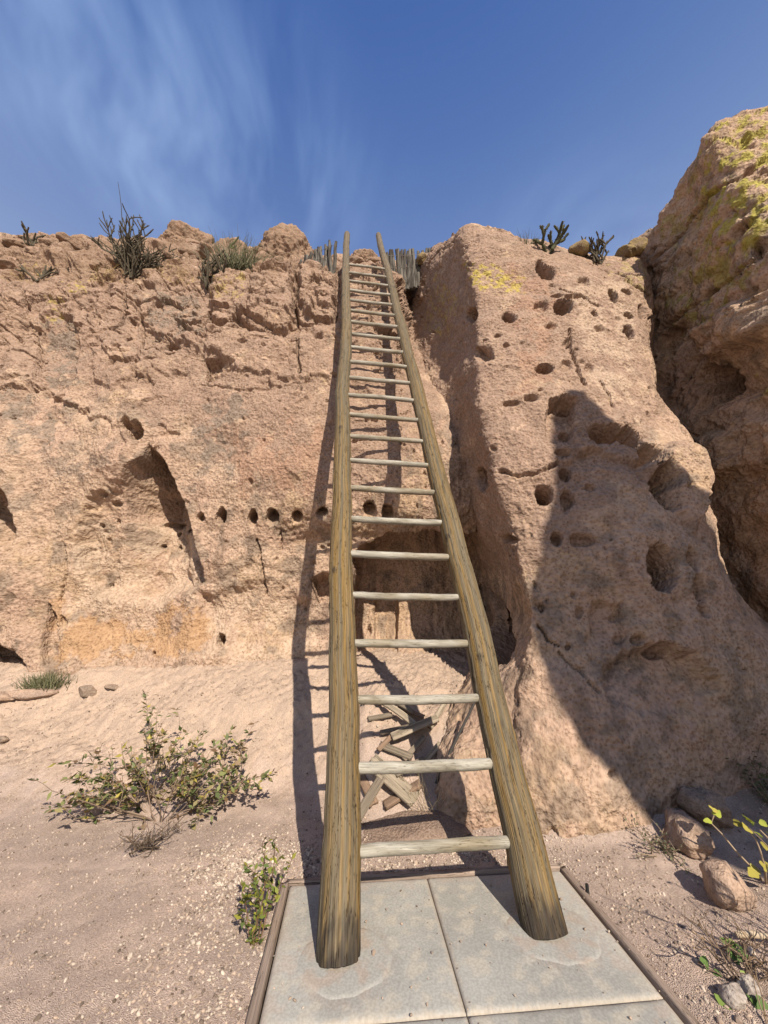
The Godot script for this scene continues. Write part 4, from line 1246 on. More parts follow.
# ------------------------------------------------------------------ sky
func make_sky() -> Sky:
	var w := 1536
	var h := 768
	var im := Image.create(w, h, false, Image.FORMAT_RGB8)
	var st := fnl(FastNoiseLite.TYPE_SIMPLEX_SMOOTH, 1.0, 5, 61)
	var wide := fnl(FastNoiseLite.TYPE_SIMPLEX_SMOOTH, 0.8, 2, 62)
	for j in h:
		var el := PI / 2 - PI * (j + 0.5) / h
		var up := sin(el)
		var base: Color
		if up >= 0.0:
			base = Color(0.192, 0.308, 0.535).lerp(Color(0.95, 0.93, 0.91), pow(1.0 - up, 1.18))
		else:
			base = Color(0.50, 0.44, 0.38)
		for i in w:
			var c := base
			if up > 0.06:
				var az := TAU * (i + 0.5) / w
				var x := sin(az) * cos(el) / up
				var z := -cos(az) * cos(el) / up
				# thin streaks of high cloud drawn out along one wind
				var a := x * 0.50 + z * 0.866
				var b := -x * 0.866 + z * 0.50
				var bend := wide.get_noise_2d(x * 1.3, z * 1.3) * 0.12
				var f := st.get_noise_2d(a * 0.9 + bend, (b + bend) * 3.0) * 0.6 + st.get_noise_2d(a * 3.5 + bend, (b + bend) * 11.0) * 0.5
				var patch := smoothstep(-0.35, 1.0, wide.get_noise_2d(x * 0.9 + CLOUD_X, z * 0.9 + CLOUD_Z) + 0.15)
				var cov := clampf((f * 0.75 + 0.3) * patch, 0.0, 0.5) * smoothstep(0.06, 0.3, up)
				c = base.lerp(Color(0.62, 0.70, 0.82), clampf(cov * 0.85 + 0.04 + 0.10 * wide.get_noise_2d(x * 0.7 - 6.0, z * 0.7 + 2.0), 0, 0.5))
			im.set_pixel(i, j, c)
	var m := PanoramaSkyMaterial.new()
	m.panorama = ImageTexture.create_from_image(im)
	var s := Sky.new()
	s.sky_material = m
	return s

const CLOUD_X := 14.75
const CLOUD_Z := 6.0

func _ready() -> void:
	# camera
	var cam := Camera3D.new()
	cam.name = "camera"
	cam.position = Vector3(0, 1.42, 0)
	cam.rotation_degrees = Vector3(15.0, 0, 0)
	cam.fov = 106.1
	cam.near = 0.05
	cam.far = 2000.0
	add_child(cam)
	cam.current = true
	# sky and exposure
	var we := WorldEnvironment.new()
	we.name = "world_environment"
	var env := Environment.new()
	env.background_mode = Environment.BG_SKY
	env.sky = make_sky()
	env.background_energy_multiplier = 1.0
	env.tonemap_mode = Environment.TONE_MAPPER_LINEAR
	env.tonemap_exposure = 1.5
	env.sdfgi_enabled = true
	env.ssao_enabled = true
	env.ssil_enabled = true
	we.environment = env
	add_child(we)
	# sun, high behind the viewer's right shoulder
	var sun := DirectionalLight3D.new()
	sun.name = "sun"
	sun.light_energy = 1.6
	sun.light_color = Color(1.0, 0.95, 0.88)
	sun.light_angular_distance = 0.5
	sun.shadow_enabled = true
	add_child(sun)
	sun.look_at_from_position(Vector3(0.45, 1.0, 1.2) * 20.0, Vector3.ZERO)
	# setting
	make_materials()
	var tones := {"tan": Color(0.41, 0.305, 0.225), "pink": Color(0.385, 0.275, 0.208), "ochre": Color(0.395, 0.285, 0.185), "grey": Color(0.245, 0.195, 0.155)}
	var st := {"big": 0.18, "mid": 0.048, "fine": 0.014, "vesicles": 5.0, "block": 0.22, "block_from": 6.9, "joints": 0.06, "joints_from": 5.2}
	st.merge(tones)
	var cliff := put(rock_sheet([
		PackedVector3Array([Vector3(-6.364, -0.33, -4.6), Vector3(-4.808, -0.368, -4.7), Vector3(-3.558, -0.406, -4.8), Vector3(-2.583, -0.444, -4.9), Vector3(-1.7, -0.444, -4.9), Vector3(-0.817, -0.444, -4.9), Vector3(0.044, -0.444, -4.9), Vector3(0.397, -0.444, -4.9), Vector3(1.391, -0.444, -4.9)]),
		PackedVector3Array([Vector3(-6.758, 0.624, -4.6), Vector3(-5.137, 0.711, -4.7), Vector3(-3.861, 0.776, -4.85), Vector3(-2.817, 0.852, -4.95), Vector3(-1.854, 0.852, -4.95), Vector3(-0.89, 0.841, -4.95), Vector3(0.048, 0.807, -4.95), Vector3(0.434, 0.805, -4.97), Vector3(1.524, 0.756, -5)]),
		PackedVector3Array([Vector3(-6.946, 1.455, -4.5), Vector3(-5.307, 1.456, -4.65), Vector3(-4.012, 1.457, -4.85), Vector3(-2.93, 1.458, -4.98), Vector3(-1.936, 1.458, -5), Vector3(-0.945, 1.459, -5.08), Vector3(0.052, 1.46, -5.15), Vector3(0.466, 1.46, -5.15), Vector3(1.647, 1.46, -5.2)]),
		PackedVector3Array([Vector3(-7.182, 2.213, -4.45), Vector3(-5.49, 2.239, -4.6), Vector3(-4.108, 2.266, -4.75), Vector3(-2.983, 2.284, -4.85), Vector3(-1.996, 2.298, -4.93), Vector3(-0.992, 2.329, -5.1), Vector3(0.054, 2.329, -5.1), Vector3(0.483, 2.329, -5.1), Vector3(1.706, 2.337, -5.15)]),
		PackedVector3Array([Vector3(-7.3, 2.685, -4.4), Vector3(-5.582, 2.728, -4.55), Vector3(-4.178, 2.771, -4.7), Vector3(-3.022, 2.794, -4.78), Vector3(-1.997, 2.8, -4.8), Vector3(-0.944, 2.777, -4.72), Vector3(0.051, 2.777, -4.72), Vector3(0.459, 2.777, -4.72), Vector3(1.662, 2.823, -4.88)]),
		PackedVector3Array([Vector3(-7.561, 3.503, -4.35), Vector3(-5.783, 3.575, -4.5), Vector3(-4.331, 3.647, -4.65), Vector3(-3.127, 3.681, -4.72), Vector3(-2.066, 3.69, -4.74), Vector3(-0.98, 3.662, -4.68), Vector3(0.053, 3.652, -4.66), Vector3(0.477, 3.662, -4.68), Vector3(1.748, 3.767, -4.9)]),
		PackedVector3Array([Vector3(-7.909, 4.159, -4.4), Vector3(-6.047, 4.253, -4.55), Vector3(-4.527, 4.346, -4.7), Vector3(-3.254, 4.377, -4.75), Vector3(-2.141, 4.377, -4.75), Vector3(-1.029, 4.377, -4.75), Vector3(0.056, 4.408, -4.8), Vector3(0.522, 4.502, -4.95), Vector3(1.955, 4.719, -5.3)]),
		PackedVector3Array([Vector3(-8.56, 4.991, -4.6), Vector3(-6.536, 5.107, -4.75), Vector3(-4.886, 5.224, -4.9), Vector3(-3.511, 5.262, -4.95), Vector3(-2.31, 5.262, -4.95), Vector3(-1.121, 5.301, -5), Vector3(0.062, 5.379, -5.1), Vector3(0.655, 6.077, -6), Vector3(2.749, 7.009, -7.2)]),
		PackedVector3Array([Vector3(-9.452, 6.032, -4.9), Vector3(-7.132, 6.126, -5), Vector3(-5.323, 6.267, -5.15), Vector3(-3.823, 6.314, -5.2), Vector3(-2.516, 6.314, -5.2), Vector3(-1.232, 6.408, -5.3), Vector3(0.068, 6.55, -5.45), Vector3(0.803, 8.103, -7.1), Vector3(3.246, 9.138, -8.2)]),
		PackedVector3Array([Vector3(-10.256, 6.86, -5.2), Vector3(-7.729, 6.964, -5.3), Vector3(-5.76, 7.121, -5.45), Vector3(-4.134, 7.174, -5.5), Vector3(-2.721, 7.174, -5.5), Vector3(-1.331, 7.278, -5.6), Vector3(0.074, 7.435, -5.75), Vector3(0.844, 9.057, -7.3), Vector3(3.4, 10.207, -8.4)]),
		PackedVector3Array([Vector3(-11.432, 7.843, -5.7), Vector3(-8.601, 7.956, -5.8), Vector3(-6.394, 8.125, -5.95), Vector3(-4.594, 8.231, -6), Vector3(-3.018, 8.181, -6), Vector3(-1.431, 7.792, -6), Vector3(0.079, 7.805, -6.15), Vector3(0.934, 9.765, -8.1), Vector3(3.631, 10.692, -9)]),
		PackedVector3Array([Vector3(-13.825, 9.536, -6.8), Vector3(-10.364, 9.626, -6.9), Vector3(-7.722, 9.834, -7.1), Vector3(-5.56, 9.892, -7.2), Vector3(-3.64, 9.712, -7.2), Vector3(-1.654, 8.915, -6.9), Vector3(0.086, 8.536, -6.7), Vector3(0.958, 10.037, -8.3), Vector3(3.717, 10.971, -9.2)]),
		PackedVector3Array([Vector3(-17.545, 11.83, -8.6), Vector3(-13.124, 11.951, -8.7), Vector3(-9.603, 11.997, -8.8), Vector3(-6.962, 12.086, -9), Vector3(-4.558, 11.86, -9), Vector3(-2.075, 11.041, -8.6), Vector3(0.112, 10.9, -8.6), Vector3(1.023, 10.837, -8.8), Vector3(3.661, 11.051, -9)]),
		PackedVector3Array([Vector3(-24.335, 15.591, -12), Vector3(-17.993, 15.591, -12), Vector3(-13.039, 15.591, -12), Vector3(-9.235, 15.34, -12), Vector3(-6.052, 15.091, -12), Vector3(-2.901, 14.943, -12), Vector3(0.156, 14.551, -12), Vector3(1.391, 14.117, -12), Vector3(4.869, 14.117, -12)])], PackedFloat32Array([0, 2.33, 4.185, 5.688, 7.02, 8.399, 9.693, 10.926, 12.981]), PackedFloat32Array([0, 1.253, 1.923, 2.769, 3.313, 4.199, 4.946, 6.048, 7.373, 8.346, 9.403, 11.136, 14.024, 19.35]), 0.018, [
		[1, -0.78, 0.07, 0.025, 5.18, 3.38, 5.72, 3.32, PackedFloat32Array([4.82, 2.98, 5.02, 3.56, 5.24, 3.72, 5.42, 3.86, 5.58, 3.96, 5.68, 4.12, 5.86, 4, 5.98, 3.84, 6.14, 3.52, 6.32, 3.16, 6.46, 2.76, 6.58, 2.5, 6.6, 2.3, 6.38, 2.16, 5.68, 2.08, 5.04, 2.2]), 5.86, 1.92, 5.86, 3.52],
		[1, -0.16, 0.22, 0.05, 0, 0, 0, 0, PackedFloat32Array([4.42, 3.1, 4.7, 3.54, 5.2, 3.72, 5.68, 3.78, 6.1, 3.1, 6.36, 2.2, 5.68, 1.92, 4.72, 2.08, 4.36, 2.58])],
		[1, -0.8, 0.12, 0.03, 2.04, 3.1, 3.48, 3.1, PackedFloat32Array([2.48, 3.78, 3.2, 3.62, 3.38, 3.52, 3.48, 3.32, 3.56, 2.98, 3.56, 2.76, 3.28, 2.68, 2.48, 2.62])],
		[1, -0.08, 0.06, 0.09, 4.26, 3.38, 4.42, 4.94, PackedFloat32Array([0.42, 5.18, 3.36, 5.18, 3.8, 5.28, 4.04, 5.1, 4.42, 4.84, 4.88, 4.6, 5.24, 4.38, 5.44, 4.12, 5.2, 3.78, 4.26, 3.64, 3.36, 3.78, 0.42, 3.64])],
		[1, -0.1, 0.16, 0.05, 7.36, 1.18, 7.36, 2.2, PackedFloat32Array([6.46, 2.2, 6.76, 2.18, 7.18, 2.32, 7.56, 2.4, 7.96, 2.32, 8.22, 2.16, 8.44, 2.1, 8.44, 1.32, 6.34, 1.3])],
		[1, -0.05, 0.14, 0.05, 7.36, 2.76, 7.36, 2.2, PackedFloat32Array([6.6, 2.76, 6.88, 2.58, 7.36, 2.62, 8.22, 2.5, 8.44, 2.42, 8.22, 2.2, 7.56, 2.4, 6.76, 2.18, 6.52, 2.22])],
		[1, -0.6, 0.1, 0.03, 0, 0, 0, 0, PackedFloat32Array([2.18, 1.56, 3.2, 1.6, 3.54, 1.52, 3.74, 1.36, 3.84, 1.16, 3.78, 0.96, 2.18, 0.92])],
		[1, -0.12, 0.05, 0.02, 0, 0, 0, 0, PackedFloat32Array([4.02, 1.98, 4.14, 1.92, 4.24, 1.6, 4.3, 1.3, 3.96, 1.3, 3.92, 1.62])],
		[1, 0.15, 0.06, 0.06, 0, 0, 0, 0, PackedFloat32Array([6.72, 8.34, 7.36, 8.44, 8.1, 8.66, 8.12, 7.54, 8.16, 6.84, 8.02, 6.48, 7.56, 6.66, 7.18, 6.84, 6.98, 6.6, 6.76, 6.72, 6.7, 7.54])],
		[1, 0.17, 0.06, 0.06, 0, 0, 0, 0, PackedFloat32Array([8.22, 8.48, 8.52, 10.7, 8.82, 10.76, 8.86, 7.52, 8.86, 6.78, 8.6, 6.72, 8.32, 6.84, 8.22, 7.54])],
		[1, 0.06, 0.05, 0.07, 0, 0, 0, 0, PackedFloat32Array([6.66, 6.54, 7.02, 6.5, 7.56, 6.54, 8.22, 6.38, 8.84, 6.6, 8.88, 5.36, 8.22, 5.18, 7.58, 5.28, 7.2, 5.32, 6.78, 5.84, 6.64, 5.62])],
		[1, -0.08, 0.05, 0.06, 0, 0, 0, 0, PackedFloat32Array([6.78, 6.72, 7.06, 6.54, 7.18, 6.78, 7.56, 6.6, 8.02, 6.44, 7.96, 6.2, 7.56, 6.32, 7.12, 6.32, 6.78, 6.44])],
		[1, -0.2, 0.03, 0.04, 7.28, 5.28, 6.64, 5.46, PackedFloat32Array([6.62, 5.72, 6.88, 5.78, 7.12, 5.62, 7.2, 5.42, 7.06, 5.28, 6.82, 5.22, 6.62, 5.14])],
		[1, 0.07, 0.06, 0.07, 0, 0, 0, 0, PackedFloat32Array([5.4, 7.54, 5.94, 7.68, 6.52, 7.54, 6.62, 6.32, 6.58, 5.88, 6.18, 6.16, 5.82, 6.54, 5.52, 6.96])],
		[1, -0.04, 0.04, 0.05, 0, 0, 0, 0, PackedFloat32Array([5.52, 6.9, 5.86, 6.48, 6.22, 6.1, 6.62, 5.84, 6.62, 5.62, 6.18, 5.88, 5.78, 6.26, 5.5, 6.6])],
		[1, -0.08, 0.03, 0.02, 0, 0, 0, 0, PackedFloat32Array([3.92, 6.96, 4.14, 7.14, 4.5, 7.02, 4.54, 6.18, 4.48, 5.28, 4.1, 5.1, 3.92, 5.28, 3.88, 6.04])],
		[1, 0.05, 0.05, 0.05, 0, 0, 0, 0, PackedFloat32Array([1.9, 7.54, 3.62, 7.68, 3.72, 7.22, 3.66, 6.6, 3.8, 6, 3.72, 5.32, 1.88, 5.28])],
		[1, 0.05, 0.05, 0.05, 0, 0, 0, 0, PackedFloat32Array([4.72, 7.02, 5.18, 7.34, 5.36, 6.96, 5.42, 6.18, 5.46, 5.28, 5.08, 5, 4.76, 5.28])],
		[1, -0.8, 0.14, 0.05, 10.92, 0.74, 10.92, 1.88, PackedFloat32Array([9.06, 2.62, 9.28, 2.84, 9.74, 2.98, 10.92, 3, 11.88, 2.98, 12.98, 2.98, 12.98, 1.82, 12.98, 1.26, 11.42, 1.18, 9.06, 1.2, 8.96, 1.94])],
		[1, -0.14, 0.06, 0.03, 0, 0, 0, 0, PackedFloat32Array([9.48, 2.16, 9.64, 2.24, 9.92, 2.22, 10.08, 2.1, 10.06, 1.58, 9.42, 1.54, 9.42, 2.02])],
		[1, -0.35, 0.06, 0.02, 0, 0, 0, 0, PackedFloat32Array([8.42, 2.32, 8.6, 2.42, 8.88, 2.4, 9, 2.2, 8.96, 2.02, 8.5, 2.04])],
		[0, 6.52, 3.14, 0.07, 0.06, 0.14],
		[0, 6.88, 3.16, 0.08, 0.11, 0.3],
		[0, 7.42, 3.14, 0.09, 0.1, 0.3],
		[0, 7.76, 3.16, 0.1, 0.1, 0.3],
		[0, 8.18, 3.16, 0.1, 0.08, 0.25],
		[0, 8.6, 3.22, 0.09, 0.06, 0.2],
		[0, 9.34, 3.24, 0.12, 0.12, 0.25],
		[0, 9.7, 3.22, 0.15, 0.1, 0.2],
		[0, 6.88, 1.54, 0.07, 0.09, 0.25],
		[0, 9.36, 1.84, 0.04, 0.03, 0.1],
		[0, 9.8, 1.26, 0.07, 0.03, 0.1],
		[0, 4.74, 3.06, 0.04, 0.03, 0.1],
		[0, 5.02, 3.12, 0.03, 0.03, 0.1],
		[0, 5.58, 2.76, 0.04, 0.03, 0.12],
		[0, 5.86, 2.74, 0.03, 0.03, 0.1],
		[0, 5.62, 3.1, 0.1, 0.05, 0.14],
		[0, 5.76, 3.08, 0.09, 0.06, 0.14],
		[0, 5.8, 2.94, 0.04, 0.04, 0.1],
		[0, 6.06, 2.98, 0.04, 0.03, 0.1],
		[0, 4.88, 3.48, 0.08, 0.03, 0.08],
		[0, 5.04, 3.36, 0.1, 0.04, 0.08],
		[0, 5.48, 4.3, 0.13, 0.14, 0.28],
		[0, 5.34, 4.42, 0.08, 0.09, 0.2],
		[0, 6.02, 4.28, 0.16, 0.06, 0.05],
		[0, 5.28, 6.5, 0.06, 0.05, 0.1],
		[0, 5.76, 6.46, 0.11, 0.08, 0.12],
		[0, 6.04, 6.18, 0.15, 0.11, 0.12],
		[0, 4.1, 8.96, 0.11, 0.22, 0.15],
		[0, 4.58, 10.5, 0.15, 0.88, 0.2],
		[0, 3.62, 9.14, 0.12, 0.25, 0.15],
		[0, 5.02, 7.82, 0.13, 0.11, 0.1],
		[0, 5.72, 8.88, 0.1, 0.24, 0.15],
		[0, 6.52, 9.88, 0.11, 0.71, 0.2],
		[0, 7.92, 7.54, 0.07, 0.25, 0.1],
		[0, 8.56, 6.18, 0.08, 0.11, 0.08],
		[0, 7.28, 6.04, 0.1, 0.05, 0.05],
		[0, 6.18, 5.4, 0.12, 0.07, 0.05],
		[0, 4.26, 1.78, 0.08, 0.09, 0.08],
		[0, 5.18, 6.04, 0.08, 0.05, 0.05],
		[0, 5.68, 5.78, 0.13, 0.08, 0.06],
		[2, 0.028, 0.225, PackedFloat32Array([8.16, 8.72, 8.2, 7.84, 8.14, 7.34, 8.2, 6.78])],
		[2, 0.016, 0.12, PackedFloat32Array([8.22, 6.2, 8.22, 5.78, 8.24, 5.32])],
		[2, 0.016, 0.105, PackedFloat32Array([3.78, 7.66, 3.74, 7.34, 3.68, 7.02])],
		[2, 0.018, 0.105, PackedFloat32Array([5.36, 7.88, 5.3, 7.48, 5.22, 6.96, 5.08, 6.72])],
		[2, 0.016, 0.09, PackedFloat32Array([5.5, 7.48, 5.5, 6.76, 5.5, 6.04, 5.46, 5.28])],
		[2, 0.016, 0.09, PackedFloat32Array([3.86, 6.76, 3.88, 6.04, 3.86, 5.28])],
		[2, 0.014, 0.075, PackedFloat32Array([3.36, 6.76, 3.62, 6.44, 3.8, 6.6])],
		[2, 0.014, 0.075, PackedFloat32Array([3.36, 6, 3.66, 6.04, 3.96, 5.88])],
		[2, 0.013, 0.06, PackedFloat32Array([7.4, 8.34, 7.38, 7.54, 7.36, 6.84])],
		[2, 0.016, 0.09, PackedFloat32Array([8.22, 7.52, 8.5, 7.84, 8.82, 7.64])],
		[2, 0.016, 0.075, PackedFloat32Array([4.88, 7.54, 5.18, 7.68, 5.52, 7.4, 5.86, 7.54, 6.18, 7.34])],
		[2, 0.013, 0.06, PackedFloat32Array([5.68, 6.6, 5.68, 6.18, 5.86, 6, 6.6, 5.72])],
		[2, 0.016, 0.075, PackedFloat32Array([7.5, 2.84, 7.56, 2.58, 7.64, 2.14])],
		[2, 0.012, 0.053, PackedFloat32Array([7.9, 2.98, 7.92, 2.72])],
		[2, 0.016, 0.075, PackedFloat32Array([4.02, 2, 4.14, 1.78, 4.26, 1.44])],
		[2, 0.013, 0.053, PackedFloat32Array([4.26, 2.76, 4.3, 2.38, 4.18, 2.06])],
		[2, 0.013, 0.045, PackedFloat32Array([6.52, 5.16, 7.2, 5, 8.22, 5.14])],
		[2, 0.016, 0.075, PackedFloat32Array([4.26, 9.92, 4.44, 9.1, 4.58, 8.52])],
		[2, 0.016, 0.09, PackedFloat32Array([4.88, 9.46, 5.08, 9.06, 5.2, 8.5])],
		[2, 0.013, 0.075, PackedFloat32Array([5.86, 8.26, 6.02, 7.88, 6.38, 7.54])],
		[2, 0.011, 0.045, PackedFloat32Array([9.06, 4.5, 9.52, 4.56, 10.66, 4.7])],
		[2, 0.014, 0.06, PackedFloat32Array([9.06, 4.2, 9.52, 4.26, 10.32, 4.12])],
		[2, 0.01, 0.038, PackedFloat32Array([9.18, 1.28, 9.48, 1.24, 10.06, 1.36, 10.92, 1.26])],
		[3, Color(0.3, 0.212, 0.162), 0.75, 1.1, -0.45, 0.35, PackedFloat32Array([1.6, 12.04, 8.78, 13.74, 10.92, 13.4, 11.4, 4.86, 10.08, 3.64, 8.72, 3.38, 7.02, 3.78, 5.68, 4.84, 4.26, 5.16, 1.6, 4.94])],
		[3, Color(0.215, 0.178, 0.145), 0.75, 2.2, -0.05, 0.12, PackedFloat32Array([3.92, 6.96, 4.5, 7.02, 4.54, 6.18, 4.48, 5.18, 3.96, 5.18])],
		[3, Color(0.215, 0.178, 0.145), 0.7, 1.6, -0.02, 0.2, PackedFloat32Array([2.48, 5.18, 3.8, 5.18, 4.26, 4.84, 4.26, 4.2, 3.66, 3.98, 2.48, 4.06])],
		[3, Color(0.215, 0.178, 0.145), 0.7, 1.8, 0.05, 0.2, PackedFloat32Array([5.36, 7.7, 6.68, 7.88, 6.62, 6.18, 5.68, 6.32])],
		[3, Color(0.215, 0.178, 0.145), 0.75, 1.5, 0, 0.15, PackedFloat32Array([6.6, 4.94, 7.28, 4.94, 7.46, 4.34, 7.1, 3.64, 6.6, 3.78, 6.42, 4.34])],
		[3, Color(0.4, 0.25, 0.135), 0.75, 1.2, -0.2, 0.15, PackedFloat32Array([4.26, 1.88, 5.52, 1.8, 6.52, 2.08, 6.72, 1.82, 6.6, 1.3, 4.26, 1.3])],
		[3, Color(0.4, 0.25, 0.135), 0.6, 1.4, -0.1, 0.1, PackedFloat32Array([4.02, 2.2, 4.26, 2.06, 4.32, 1.28, 3.96, 1.3])],
		[3, Color(0.43, 0.35, 0.1), 0.8, 5, 0.12, 0.1, PackedFloat32Array([4.36, 8.02, 4.72, 8.1, 4.76, 7.6, 4.36, 7.54])],
		[3, Color(0.43, 0.35, 0.1), 0.6, 5, 0.2, 0.1, PackedFloat32Array([4.02, 7.54, 4.36, 7.68, 4.36, 6.9, 3.96, 6.84])],
		[3, Color(0.43, 0.35, 0.1), 0.55, 4, 0.18, 0.1, PackedFloat32Array([2.76, 9.12, 4.26, 8.9, 4.26, 8.1, 2.76, 8.1])],
		[3, Color(0.43, 0.35, 0.1), 0.5, 4, 0.15, 0.1, PackedFloat32Array([6.68, 8.1, 7.36, 8.18, 7.36, 7.22, 6.68, 7.14])],
		[3, Color(0.4, 0.3, 0.13), 0.6, 3, 0.05, 0.15, PackedFloat32Array([4.72, 9.08, 6.18, 9.02, 6.52, 8.06, 4.72, 8.06])],
		[3, Color(0.37, 0.235, 0.165), 0.6, 1.4, -0.15, 0.2, PackedFloat32Array([6.94, 4.34, 8.72, 4.34, 8.72, 3.38, 7.2, 3.38])],
		[3, Color(0.5, 0.39, 0.295), 0.6, 1.5, -0.1, 0.2, PackedFloat32Array([4.42, 3.1, 6.34, 3.1, 6.52, 2.08, 4.26, 1.82])],
		[3, Color(0.5, 0.39, 0.295), 0.55, 1.5, -0.1, 0.2, PackedFloat32Array([6.68, 2.2, 8.56, 2.08, 8.56, 1.2, 6.68, 1.18])],
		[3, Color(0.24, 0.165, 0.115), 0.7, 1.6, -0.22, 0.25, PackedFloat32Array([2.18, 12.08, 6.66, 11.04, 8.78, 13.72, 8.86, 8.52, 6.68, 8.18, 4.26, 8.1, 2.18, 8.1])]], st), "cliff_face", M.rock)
	tag(cliff, "tan tuff cliff with carved alcove and row of beam holes", "cliff", "", "structure")
	st = {"big": 0.12, "mid": 0.05, "fine": 0.013, "vesicles": 7.0, "joints": 0.04, "joints_from": 7.2}
	st.merge(tones)
